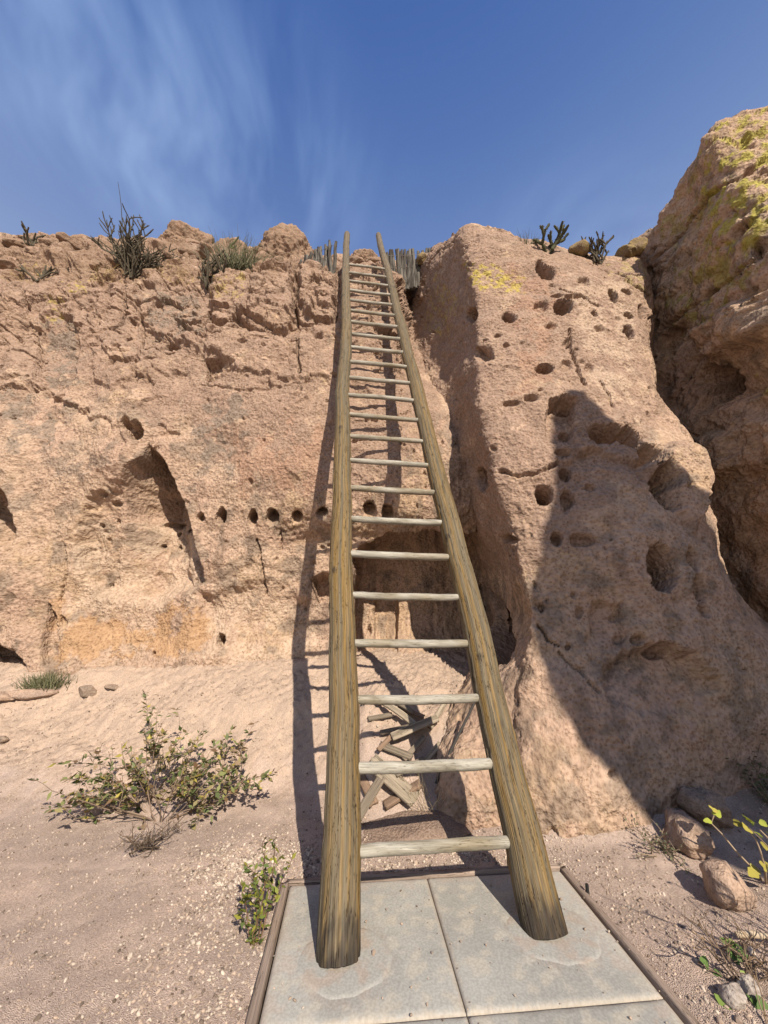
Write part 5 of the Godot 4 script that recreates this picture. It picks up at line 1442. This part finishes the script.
	var butt := put(rock_sheet([
		PackedVector3Array([Vector3(0.419, -0.66, -5.2), Vector3(0.397, -0.59, -4.4), Vector3(0.473, -0.488, -3.6), Vector3(0.79, -0.389, -3.2), Vector3(0.88, -0.386, -3.1), Vector3(0.978, -0.374, -3.08), Vector3(1.294, -0.43, -3), Vector3(2.02, -0.332, -3.1), Vector3(3.261, 0.02, -3.5), Vector3(5.317, -0.42, -4.6)]),
		PackedVector3Array([Vector3(0.65, 0.021, -5), Vector3(0.474, 0.107, -3.85), Vector3(0.486, 0.103, -3.2), Vector3(0.828, 0.033, -3.1), Vector3(0.897, 0.038, -3), Vector3(0.991, 0.035, -2.97), Vector3(1.331, 0.042, -2.92), Vector3(2.104, 0.144, -3.1), Vector3(3.416, 0.573, -3.5), Vector3(5.353, 0.306, -4.6)]),
		PackedVector3Array([Vector3(1.04, 0.503, -5.3), Vector3(0.631, 0.593, -4.15), Vector3(0.778, 0.695, -3.72), Vector3(1.081, 0.725, -3.45), Vector3(1.105, 0.735, -3.33), Vector3(1.209, 0.747, -3.27), Vector3(1.517, 0.762, -3.2), Vector3(2.276, 0.835, -3.18), Vector3(3.431, 0.962, -3.45), Vector3(5.298, 0.809, -4.6)]),
		PackedVector3Array([Vector3(1.548, 1.493, -5.8), Vector3(1.451, 1.484, -5.1), Vector3(1.377, 1.495, -4.3), Vector3(1.302, 1.448, -3.7), Vector3(1.294, 1.43, -3.53), Vector3(1.404, 1.438, -3.47), Vector3(1.687, 1.463, -3.42), Vector3(2.282, 1.494, -3.3), Vector3(3.165, 1.507, -3.5), Vector3(4.47, 1.544, -5)]),
		PackedVector3Array([Vector3(1.269, 3.23, -6), Vector3(1.147, 2.904, -4.92), Vector3(1.207, 2.762, -4.45), Vector3(1.22, 2.621, -3.98), Vector3(1.226, 2.566, -3.8), Vector3(1.365, 2.536, -3.7), Vector3(1.767, 2.506, -3.6), Vector3(2.382, 2.476, -3.5), Vector3(3.167, 2.542, -3.72), Vector3(4.398, 3.019, -5.3)]),
		PackedVector3Array([Vector3(1.008, 3.976, -5.9), Vector3(0.99, 3.608, -5.05), Vector3(1.098, 3.432, -4.55), Vector3(1.169, 3.237, -4.08), Vector3(1.189, 3.16, -3.88), Vector3(1.346, 3.124, -3.8), Vector3(1.84, 3.088, -3.72), Vector3(2.482, 3.043, -3.62), Vector3(3.277, 3.088, -3.85), Vector3(4.506, 3.759, -5.4)]),
		PackedVector3Array([Vector3(0.7, 4.804, -5.9), Vector3(0.78, 4.391, -5.18), Vector3(0.994, 4.222, -4.75), Vector3(1.101, 3.938, -4.2), Vector3(1.143, 3.844, -4), Vector3(1.319, 3.784, -3.9), Vector3(1.92, 3.753, -3.85), Vector3(2.573, 3.735, -3.82), Vector3(3.271, 3.809, -4.05), Vector3(4.425, 4.723, -5.6)]),
		PackedVector3Array([Vector3(0.024, 8.264, -7.8), Vector3(0.283, 7.692, -7), Vector3(0.943, 6.501, -5.6), Vector3(1.179, 5.645, -4.6), Vector3(1.232, 5.367, -4.28), Vector3(1.465, 5.275, -4.18), Vector3(2.156, 5.247, -4.15), Vector3(2.97, 5.294, -4.2), Vector3(3.647, 5.395, -4.4), Vector3(4.824, 6.841, -6)]),
		PackedVector3Array([Vector3(0, 9.435, -7.9), Vector3(0.273, 8.819, -7.1), Vector3(0.865, 7.947, -5.75), Vector3(1.167, 7.248, -4.9), Vector3(1.249, 6.91, -4.6), Vector3(1.54, 6.729, -4.48), Vector3(2.256, 6.437, -4.42), Vector3(3.159, 6.381, -4.5), Vector3(3.998, 6.755, -4.7), Vector3(4.978, 8.181, -6)]),
		PackedVector3Array([Vector3(0.052, 9.638, -8.1), Vector3(0.376, 9.115, -7.3), Vector3(0.988, 8.43, -6), Vector3(1.283, 7.803, -5.2), Vector3(1.455, 7.539, -4.95), Vector3(1.743, 7.332, -4.85), Vector3(2.445, 7.009, -4.75), Vector3(3.431, 6.945, -4.85), Vector3(4.22, 7.283, -5), Vector3(4.925, 8.33, -6)]),
		PackedVector3Array([Vector3(0.697, 9.582, -8.5), Vector3(1.161, 9.102, -8), Vector3(1.347, 8.142, -7), Vector3(1.63, 7.95, -6.8), Vector3(2.059, 7.95, -6.8), Vector3(2.488, 7.95, -6.8), Vector3(3.346, 7.95, -6.8), Vector3(4.526, 7.95, -6.8), Vector3(5.17, 7.95, -6.8), Vector3(5.542, 8.334, -7.2)])], PackedFloat32Array([0, 1.007, 1.976, 2.704, 2.963, 3.175, 3.699, 4.457, 5.395, 7.5]), PackedFloat32Array([0, 0.555, 1.274, 2.151, 3.323, 3.948, 4.683, 6.674, 8.059, 8.698, 10.571]), 0.018, [
		[1, -0.22, 0.05, 0.02, 3.64, 3.82, 3.76, 4.6, PackedFloat32Array([3.6, 4.64, 3.76, 4.72, 3.92, 4.62, 3.9, 4.28, 3.86, 4.02, 3.62, 3.98, 3.52, 4.08])],
		[1, -0.07, 0.06, 0.05, 4.08, 3.44, 4.12, 3.82, PackedFloat32Array([3.64, 3.78, 4.02, 3.98, 4.58, 3.8, 4.68, 3.58, 4.1, 3.68, 3.68, 3.62])],
		[1, -0.08, 0.06, 0.04, 3.88, 1.3, 3.98, 2.24, PackedFloat32Array([3.78, 2.2, 3.92, 2.26, 4.16, 2.22, 4.12, 1.82, 4.02, 1.36, 3.78, 1.38, 3.74, 1.74])],
		[1, -0.45, 0.1, 0.03, 0, 0, 0, 0, PackedFloat32Array([4.68, 3.7, 4.88, 3.82, 5, 3.6, 4.96, 3.2, 4.76, 3.18, 4.66, 3.44])],
		[1, -0.6, 0.08, 0.03, 0, 0, 0, 0, PackedFloat32Array([0, 2.38, 1.28, 2.3, 2.32, 1.84, 2.42, 1.6, 2.08, 1.54, 1.02, 1.74])],
		[1, 0.12, 0.1, 0.04, 0, 0, 0, 0, PackedFloat32Array([4.56, 3.7, 4.84, 3.32, 4.98, 2.86, 5.24, 3.08, 5.68, 3.74, 5.08, 4.14])],
		[1, -0.18, 0.1, 0.04, 4.18, 1.02, 4.28, 1.7, PackedFloat32Array([3.86, 1.64, 4.3, 1.8, 4.68, 1.66, 4.8, 1.32, 4.56, 1.06, 4.12, 1.14, 3.84, 1.3])],
		[0, 3.3, 6.56, 0.06, 0.16, 0.25],
		[0, 2.78, 6.58, 0.16, 0.17, 0.2],
		[0, 3.74, 7.58, 0.08, 0.18, 0.3],
		[0, 3.68, 7.7, 0.05, 0.17, 0.2],
		[0, 4.12, 7.34, 0.08, 0.14, 0.08],
		[0, 3.84, 6.7, 0.1, 0.17, 0.3],
		[0, 3.6, 6.74, 0.07, 0.12, 0.07],
		[0, 3.7, 6.3, 0.06, 0.09, 0.06],
		[0, 4.54, 7.06, 0.07, 0.18, 0.25],
		[0, 4.82, 7.2, 0.11, 0.08, 0.15],
		[0, 4.82, 6.64, 0.1, 0.07, 0.15],
		[0, 5.18, 6.8, 0.14, 0.17, 0.15],
		[0, 4.78, 6.2, 0.1, 0.19, 0.22],
		[0, 4.22, 6.56, 0.04, 0.08, 0.1],
		[0, 3.88, 5.88, 0.05, 0.11, 0.06],
		[0, 3.6, 5.28, 0.09, 0.1, 0.3],
		[0, 3.84, 5.36, 0.06, 0.11, 0.06],
		[0, 3.18, 6.12, 0.03, 0.05, 0.1],
		[0, 3.26, 5.86, 0.03, 0.04, 0.06],
		[0, 2.98, 5.68, 0.16, 0.18, 0.15],
		[0, 3.46, 3.38, 0.1, 0.11, 0.35],
		[0, 2.36, 3.58, 0.3, 0.14, 0.3],
		[0, 2.74, 2.88, 0.32, 0.04, 0.1],
		[0, 3.52, 2.88, 0.08, 0.07, 0.15],
		[0, 3.82, 2.86, 0.15, 0.07, 0.1],
		[0, 3.72, 3.62, 0.07, 0.09, 0.15],
		[0, 4.2, 4.16, 0.17, 0.12, 0.4],
		[0, 4.52, 4.12, 0.16, 0.14, 0.4],
		[0, 4.36, 4.22, 0.13, 0.08, 0.3],
		[0, 4.72, 3.9, 0.16, 0.15, 0.4],
		[0, 4.56, 2.54, 0.15, 0.23, 0.7],
		[0, 3.78, 4.16, 0.06, 0.07, 0.1],
		[0, 3.86, 4.6, 0.09, 0.07, 0.1],
		[0, 4.14, 5.36, 0.06, 0.1, 0.05],
		[0, 4.9, 2.64, 0.06, 0.13, 0.12],
		[0, 4.88, 2.1, 0.05, 0.08, 0.1],
		[0, 3.72, 3.32, 0.07, 0.11, 0.12],
		[0, 3.1, 2.44, 0.03, 0.03, 0.05],
		[0, 3.04, 2.24, 0.06, 0.03, 0.03],
		[0, 4.08, 2.08, 0.07, 0.05, 0.05],
		[0, 4.9, 2.32, 0.07, 0.15, 0.12],
		[0, 4, 6.92, 0.14, 0.06, 0.12],
		[0, 3.78, 6.96, 0.07, 0.06, 0.1],
		[0, 4.28, 6.16, 0.07, 0.05, 0.05],
		[0, 3.46, 4.68, 0.07, 0.07, 0.08],
		[0, 3.28, 4.6, 0.08, 0.05, 0.06],
		[0, 3.7, 3.88, 0.1, 0.04, 0.08],
		[0, 4.22, 1.82, 0.08, 0.05, 0.08],
		[0, 4.42, 1.7, 0.1, 0.08, 0.15],
		[2, 0.014, 0.09, PackedFloat32Array([3.9, 6.18, 3.92, 5.74, 3.98, 5.26, 4.04, 4.96])],
		[2, 0.014, 0.075, PackedFloat32Array([4.26, 5.06, 4.38, 4.76, 4.4, 4.54])],
		[2, 0.013, 0.075, PackedFloat32Array([3.84, 7.16, 4.06, 6.92, 4.28, 6.78])],
		[2, 0.014, 0.075, PackedFloat32Array([4.76, 7.78, 4.94, 7.42, 5.56, 7.1])],
		[2, 0.013, 0.06, PackedFloat32Array([4.3, 8.12, 4.6, 7.82, 5.14, 7.54])],
		[2, 0.016, 0.075, PackedFloat32Array([3.02, 3.68, 3.22, 3.58, 3.46, 3.66, 3.64, 3.74])],
		[2, 0.013, 0.045, PackedFloat32Array([2.46, 2.82, 2.78, 2.52, 2.84, 2.28])],
		[2, 0.013, 0.06, PackedFloat32Array([3.04, 2.04, 3.2, 1.88, 3.4, 1.82])],
		[2, 0.01, 0.038, PackedFloat32Array([3.4, 1.76, 3.68, 1.56, 3.84, 1.38])],
		[3, Color(0.305, 0.216, 0.166), 0.75, 1.1, -0.45, 0.35, PackedFloat32Array([1.7, 8.34, 2.66, 8.48, 3.92, 8.52, 5.64, 8.02, 5, 4.42, 4.04, 3.08, 3.24, 2.66, 0, 2.66, 0.68, 4.36])],
		[3, Color(0.43, 0.35, 0.1), 0.95, 4.5, 0.02, 0.1, PackedFloat32Array([2.8, 7.56, 3.18, 7.62, 3.52, 7.52, 3.48, 7.12, 3.24, 7, 2.92, 7.14])],
		[3, Color(0.43, 0.35, 0.1), 0.45, 4, 0.12, 0.1, PackedFloat32Array([2.1, 7.62, 2.6, 6.92, 2.18, 6.02, 1.52, 6.26])],
		[3, Color(0.4, 0.33, 0.15), 0.6, 3, 0.1, 0.12, PackedFloat32Array([4.32, 8.26, 5.64, 8.02, 5.56, 7.22, 4.7, 7.36])],
		[3, Color(0.5, 0.39, 0.295), 0.55, 1.6, -0.05, 0.2, PackedFloat32Array([3.9, 7.7, 5.12, 7.46, 4.74, 4.38, 4.12, 4.68])],
		[3, Color(0.35, 0.215, 0.15), 0.5, 1.3, -0.1, 0.2, PackedFloat32Array([3.28, 7.66, 3.74, 7.88, 3.8, 6.18, 3.52, 4.36, 3.28, 4.68])]], st), "rock_buttress", M.rock)
	tag(butt, "pitted tan rock buttress with yellow lichen jutting out beside the ladder", "cliff", "", "structure")
	st = {"big": 0.22, "mid": 0.075, "fine": 0.02, "vesicles": 4.0, "joints": 0.03, "joints_from": 3.0}
	st.merge(tones)
	var tower := put(rock_sheet([
		PackedVector3Array([Vector3(3.565, -0.4, -7.208), Vector3(4.115, -0.4, -6.208), Vector3(4.565, -0.4, -5.208), Vector3(4.625, -0.4, -4.258), Vector3(4.525, -0.4, -3.45), Vector3(5.111, -0.4, -3.31), Vector3(6.711, -0.4, -3.23), Vector3(8.611, -0.4, -3.43)]),
		PackedVector3Array([Vector3(3.5, 0.8, -7.2), Vector3(4.05, 0.8, -6.2), Vector3(4.5, 0.8, -5.2), Vector3(4.56, 0.8, -4.25), Vector3(4.46, 0.8, -3.42), Vector3(5.06, 0.8, -3.28), Vector3(6.66, 0.8, -3.2), Vector3(8.56, 0.8, -3.4)]),
		PackedVector3Array([Vector3(3.48, 2, -7.2), Vector3(4.03, 2, -6.2), Vector3(4.48, 2, -5.2), Vector3(4.54, 2, -4.25), Vector3(4.44, 2, -3.42), Vector3(5.054, 2, -3.28), Vector3(6.654, 2, -3.2), Vector3(8.554, 2, -3.4)]),
		PackedVector3Array([Vector3(3.42, 2.9, -7.2), Vector3(3.97, 2.9, -6.2), Vector3(4.42, 2.9, -5.2), Vector3(4.48, 2.9, -4.25), Vector3(4.38, 2.9, -3.42), Vector3(5.036, 2.9, -3.28), Vector3(6.636, 2.9, -3.2), Vector3(8.536, 2.9, -3.4)]),
		PackedVector3Array([Vector3(3.35, 3.45, -7.2), Vector3(3.9, 3.45, -6.2), Vector3(4.35, 3.45, -5.2), Vector3(4.41, 3.45, -4.25), Vector3(4.31, 3.45, -3.42), Vector3(5.015, 3.45, -3.28), Vector3(6.615, 3.45, -3.2), Vector3(8.515, 3.45, -3.4)]),
		PackedVector3Array([Vector3(3.3, 4.3, -7.2), Vector3(3.85, 4.3, -6.2), Vector3(4.3, 4.3, -5.2), Vector3(4.36, 4.3, -4.25), Vector3(4.26, 4.3, -3.42), Vector3(5, 4.3, -3.28), Vector3(6.6, 4.3, -3.2), Vector3(8.5, 4.3, -3.4)]),
		PackedVector3Array([Vector3(3.24, 5.5, -7.2), Vector3(3.79, 5.5, -6.2), Vector3(4.24, 5.5, -5.2), Vector3(4.3, 5.5, -4.25), Vector3(4.2, 5.5, -3.42), Vector3(4.982, 5.5, -3.28), Vector3(6.582, 5.5, -3.2), Vector3(8.482, 5.5, -3.4)]),
		PackedVector3Array([Vector3(3.14, 6.6, -7.2), Vector3(3.69, 6.6, -6.2), Vector3(4.14, 6.6, -5.2), Vector3(4.2, 6.6, -4.25), Vector3(4.1, 6.6, -3.42), Vector3(4.952, 6.6, -3.28), Vector3(6.552, 6.6, -3.2), Vector3(8.452, 6.6, -3.4)]),
		PackedVector3Array([Vector3(3.12, 7.15, -7.2), Vector3(3.67, 7.15, -6.2), Vector3(4.12, 7.15, -5.2), Vector3(4.18, 7.15, -4.25), Vector3(4.08, 7.15, -3.42), Vector3(4.946, 7.15, -3.28), Vector3(6.546, 7.15, -3.2), Vector3(8.446, 7.15, -3.4)]),
		PackedVector3Array([Vector3(3.252, 7.5, -7.212), Vector3(3.802, 7.5, -6.212), Vector3(4.252, 7.5, -5.212), Vector3(4.312, 7.5, -4.262), Vector3(4.212, 7.5, -3.468), Vector3(5.036, 7.5, -3.328), Vector3(6.636, 7.5, -3.248), Vector3(8.536, 7.5, -3.448)]),
		PackedVector3Array([Vector3(3.75, 7.68, -7.275), Vector3(4.3, 7.68, -6.275), Vector3(4.75, 7.68, -5.275), Vector3(4.81, 7.68, -4.325), Vector3(4.71, 7.68, -3.72), Vector3(5.45, 7.68, -3.58), Vector3(7.05, 7.68, -3.5), Vector3(8.95, 7.68, -3.7)]),
		PackedVector3Array([Vector3(5.28, 7.85, -7.53), Vector3(5.83, 7.85, -6.53), Vector3(6.28, 7.85, -5.53), Vector3(6.34, 7.85, -4.58), Vector3(6.24, 7.85, -4.74), Vector3(6.98, 7.85, -4.6), Vector3(8.58, 7.85, -4.52), Vector3(10.48, 7.85, -4.72)]),
		PackedVector3Array([Vector3(7.8, 7.8, -7.95), Vector3(8.35, 7.8, -6.95), Vector3(8.8, 7.8, -5.95), Vector3(8.86, 7.8, -5), Vector3(8.76, 7.8, -6.42), Vector3(9.5, 7.8, -6.28), Vector3(11.1, 7.8, -6.2), Vector3(13, 7.8, -6.4)])], PackedFloat32Array([0, 1.141, 2.238, 3.19, 3.943, 4.695, 6.297, 8.207]), PackedFloat32Array([0, 1.202, 2.402, 3.303, 3.856, 4.707, 5.908, 7.012, 7.562, 7.933, 8.47, 10.174, 12.966]), 0.025, [
		[0, 2.92, 4.8, 0.22, 0.24, 0.55],
		[0, 2.84, 5.06, 0.11, 0.1, 0.3],
		[1, -0.25, 0.08, 0.05, 3.48, 5.14, 3.18, 4.26, PackedFloat32Array([2.5, 4.5, 3.22, 4.38, 3.88, 4.16, 4.04, 4.68, 3.32, 5.08, 2.7, 5.18])],
		[1, 0.2, 0.1, 0.06, 0, 0, 0, 0, PackedFloat32Array([2.86, 5.72, 3.34, 5.6, 3.9, 5.28, 4.18, 5.2, 4, 4.52, 3.42, 4.92, 2.88, 5.22])],
		[1, 0.12, 0.14, 0.06, 0, 0, 0, 0, PackedFloat32Array([2.42, 4.24, 3.04, 4.22, 3.82, 3.96, 3.56, 3.3, 2.78, 3.54, 2.38, 3.8])],
		[0, 2.5, 5.84, 0.24, 0.17, 0.2],
		[0, 3.86, 6.16, 0.15, 0.11, 0.15],
		[0, 3.96, 5.78, 0.08, 0.12, 0.2],
		[2, 0.024, 0.09, PackedFloat32Array([2.64, 7.22, 3.4, 7.08, 4.04, 6.78, 4.56, 7.14])],
		[2, 0.024, 0.09, PackedFloat32Array([2.44, 6.08, 3.14, 5.96, 3.92, 5.66])],
		[2, 0.02, 0.075, PackedFloat32Array([2.28, 4.96, 2.74, 5.32, 3.24, 5.32])],
		[3, Color(0.36, 0.33, 0.07), 0.85, 2.6, 0, 0.3, PackedFloat32Array([3.56, 7.42, 4.2, 7.92, 4.82, 7.92, 4.22, 5.4, 3.54, 6.12])],
		[3, Color(0.3, 0.27, 0.07), 0.7, 2.2, 0.05, 0.3, PackedFloat32Array([2.56, 6.72, 3.4, 6.64, 4.1, 6, 3.76, 5.12, 3, 5.6, 2.44, 6.08])],
		[3, Color(0.3, 0.27, 0.09), 0.6, 2.2, 0.08, 0.3, PackedFloat32Array([2.76, 7.84, 3.78, 7.58, 3.8, 6.7, 2.78, 6.5])],
		[3, Color(0.36, 0.33, 0.08), 0.6, 2.5, 0.1, 0.2, PackedFloat32Array([3.3, 4.6, 3.94, 4.36, 3.66, 3.58, 3.26, 4.08])],
		[3, Color(0.4, 0.25, 0.135), 0.45, 1.2, -0.2, 0.4, PackedFloat32Array([2.22, 3.62, 3.5, 3.16, 2.82, 0.92, 2.06, 2.56])]], st), "rock_side_wall", M.rock)
	tag(tower, "brown shaded rock wall with green lichen beyond the buttress", "cliff", "", "structure")
	st = {"big": 0.06, "mid": 0.06, "fine": 0.03}
	st.merge(tones)
	var spire := put(rock_sheet([
		PackedVector3Array([Vector3(4.4, -0.05, 2.5), Vector3(4.614, -0.05, 2.85), Vector3(5.2, -0.05, 3.106), Vector3(6, -0.05, 3.2), Vector3(6.8, -0.05, 3.106), Vector3(7.386, -0.05, 2.85), Vector3(7.6, -0.05, 2.5), Vector3(7.386, -0.05, 2.15), Vector3(6.8, -0.05, 1.894), Vector3(6, -0.05, 1.8), Vector3(5.2, -0.05, 1.894), Vector3(4.614, -0.05, 2.15), Vector3(4.4, -0.05, 2.5)]),
		PackedVector3Array([Vector3(4.317, 2.45, 2.5), Vector3(4.525, 2.45, 2.85), Vector3(5.096, 2.45, 3.106), Vector3(5.875, 2.45, 3.2), Vector3(6.654, 2.45, 3.106), Vector3(7.225, 2.45, 2.85), Vector3(7.433, 2.45, 2.5), Vector3(7.225, 2.45, 2.15), Vector3(6.654, 2.45, 1.894), Vector3(5.875, 2.45, 1.8), Vector3(5.096, 2.45, 1.894), Vector3(4.525, 2.45, 2.15), Vector3(4.317, 2.45, 2.5)]),
		PackedVector3Array([Vector3(4.1, 4.15, 2.5), Vector3(4.316, 4.15, 2.85), Vector3(4.905, 4.15, 3.106), Vector3(5.71, 4.15, 3.2), Vector3(6.515, 4.15, 3.106), Vector3(7.104, 4.15, 2.85), Vector3(7.32, 4.15, 2.5), Vector3(7.104, 4.15, 2.15), Vector3(6.515, 4.15, 1.894), Vector3(5.71, 4.15, 1.8), Vector3(4.905, 4.15, 1.894), Vector3(4.316, 4.15, 2.15), Vector3(4.1, 4.15, 2.5)]),
		PackedVector3Array([Vector3(3.8, 4.85, 2.5), Vector3(4.033, 4.85, 2.85), Vector3(4.668, 4.85, 3.106), Vector3(5.537, 4.85, 3.2), Vector3(6.405, 4.85, 3.106), Vector3(7.041, 4.85, 2.85), Vector3(7.273, 4.85, 2.5), Vector3(7.041, 4.85, 2.15), Vector3(6.405, 4.85, 1.894), Vector3(5.537, 4.85, 1.8), Vector3(4.668, 4.85, 1.894), Vector3(4.033, 4.85, 2.15), Vector3(3.8, 4.85, 2.5)]),
		PackedVector3Array([Vector3(3.492, 5.45, 2.5), Vector3(3.742, 5.45, 2.85), Vector3(4.427, 5.45, 3.106), Vector3(5.362, 5.45, 3.2), Vector3(6.298, 5.45, 3.106), Vector3(6.983, 5.45, 2.85), Vector3(7.233, 5.45, 2.5), Vector3(6.983, 5.45, 2.15), Vector3(6.298, 5.45, 1.894), Vector3(5.363, 5.45, 1.8), Vector3(4.427, 5.45, 1.894), Vector3(3.742, 5.45, 2.15), Vector3(3.492, 5.45, 2.5)]),
		PackedVector3Array([Vector3(3.487, 6.15, 2.5), Vector3(3.722, 6.15, 2.85), Vector3(4.365, 6.15, 3.106), Vector3(5.244, 6.15, 3.2), Vector3(6.122, 6.15, 3.106), Vector3(6.765, 6.15, 2.85), Vector3(7, 6.15, 2.5), Vector3(6.765, 6.15, 2.15), Vector3(6.122, 6.15, 1.894), Vector3(5.244, 6.15, 1.8), Vector3(4.365, 6.15, 1.894), Vector3(3.722, 6.15, 2.15), Vector3(3.487, 6.15, 2.5)]),
		PackedVector3Array([Vector3(3.665, 6.85, 2.5), Vector3(3.842, 6.85, 2.85), Vector3(4.324, 6.85, 3.106), Vector3(4.982, 6.85, 3.2), Vector3(5.641, 6.85, 3.106), Vector3(6.123, 6.85, 2.85), Vector3(6.3, 6.85, 2.5), Vector3(6.123, 6.85, 2.15), Vector3(5.641, 6.85, 1.894), Vector3(4.982, 6.85, 1.8), Vector3(4.324, 6.85, 1.894), Vector3(3.842, 6.85, 2.15), Vector3(3.665, 6.85, 2.5)]),
		PackedVector3Array([Vector3(3.87, 7.45, 2.5), Vector3(3.967, 7.45, 2.742), Vector3(4.234, 7.45, 2.919), Vector3(4.598, 7.45, 2.984), Vector3(4.961, 7.45, 2.919), Vector3(5.228, 7.45, 2.742), Vector3(5.325, 7.45, 2.5), Vector3(5.228, 7.45, 2.258), Vector3(4.961, 7.45, 2.081), Vector3(4.598, 7.45, 2.016), Vector3(4.234, 7.45, 2.081), Vector3(3.967, 7.45, 2.258), Vector3(3.87, 7.45, 2.5)]),
		PackedVector3Array([Vector3(3.997, 7.95, 2.5), Vector3(4.061, 7.95, 2.679), Vector3(4.235, 7.95, 2.81), Vector3(4.474, 7.95, 2.858), Vector3(4.712, 7.95, 2.81), Vector3(4.886, 7.95, 2.679), Vector3(4.95, 7.95, 2.5), Vector3(4.886, 7.95, 2.321), Vector3(4.712, 7.95, 2.19), Vector3(4.474, 7.95, 2.142), Vector3(4.235, 7.95, 2.19), Vector3(4.061, 7.95, 2.321), Vector3(3.997, 7.95, 2.5)]),
		PackedVector3Array([Vector3(4.13, 8.45, 2.5), Vector3(4.172, 8.45, 2.638), Vector3(4.286, 8.45, 2.739), Vector3(4.443, 8.45, 2.776), Vector3(4.599, 8.45, 2.739), Vector3(4.714, 8.45, 2.638), Vector3(4.756, 8.45, 2.5), Vector3(4.714, 8.45, 2.362), Vector3(4.599, 8.45, 2.261), Vector3(4.443, 8.45, 2.224), Vector3(4.286, 8.45, 2.261), Vector3(4.172, 8.45, 2.362), Vector3(4.13, 8.45, 2.5)]),
		PackedVector3Array([Vector3(4.25, 8.85, 2.5), Vector3(4.273, 8.85, 2.604), Vector3(4.337, 8.85, 2.68), Vector3(4.425, 8.85, 2.708), Vector3(4.512, 8.85, 2.68), Vector3(4.577, 8.85, 2.604), Vector3(4.6, 8.85, 2.5), Vector3(4.577, 8.85, 2.396), Vector3(4.513, 8.85, 2.32), Vector3(4.425, 8.85, 2.292), Vector3(4.337, 8.85, 2.32), Vector3(4.273, 8.85, 2.396), Vector3(4.25, 8.85, 2.5)]),
		PackedVector3Array([Vector3(4.38, 9, 2.5), Vector3(4.383, 9, 2.565), Vector3(4.39, 9, 2.613), Vector3(4.4, 9, 2.63), Vector3(4.41, 9, 2.613), Vector3(4.417, 9, 2.565), Vector3(4.42, 9, 2.5), Vector3(4.417, 9, 2.435), Vector3(4.41, 9, 2.387), Vector3(4.4, 9, 2.37), Vector3(4.39, 9, 2.387), Vector3(4.383, 9, 2.435), Vector3(4.38, 9, 2.5)])], PackedFloat32Array([0, 0.318, 0.79, 1.372, 1.954, 2.425, 2.744, 3.062, 3.534, 4.116, 4.698, 5.169, 5.488]), PackedFloat32Array([0, 2.503, 4.211, 4.935, 5.562, 6.278, 7.087, 7.921, 8.474, 8.992, 9.406, 9.6]), 0.07, [
		[2, 0.03, 0.1, PackedFloat32Array([1, 1, 1.4, 3, 1.2, 5])]], st), "rock_spire", M.rock)
	tag(spire, "tall pointed tan rock spire standing apart from the cliff", "cliff", "", "structure")
	make_ground()
	# objects
	make_slab()
	make_edging()
	make_ladder()
	make_fence(Vector3(-0.946, 7.679, -5.72), Vector3(-1.67, 8.204, -6.2), 0.58, 0.16, 20, "grey stick fence stepping down from ladder head towards rubble knoll", 5)
	make_fence(Vector3(0.075, 7.517, -5.85), Vector3(1.281, 8.268, -6.4), 0.66, 0.58, 30, "grey stick fence between ladder head and the buttress", 6)
	make_stones()
	make_planks()
	make_plants()
	make_gravel()
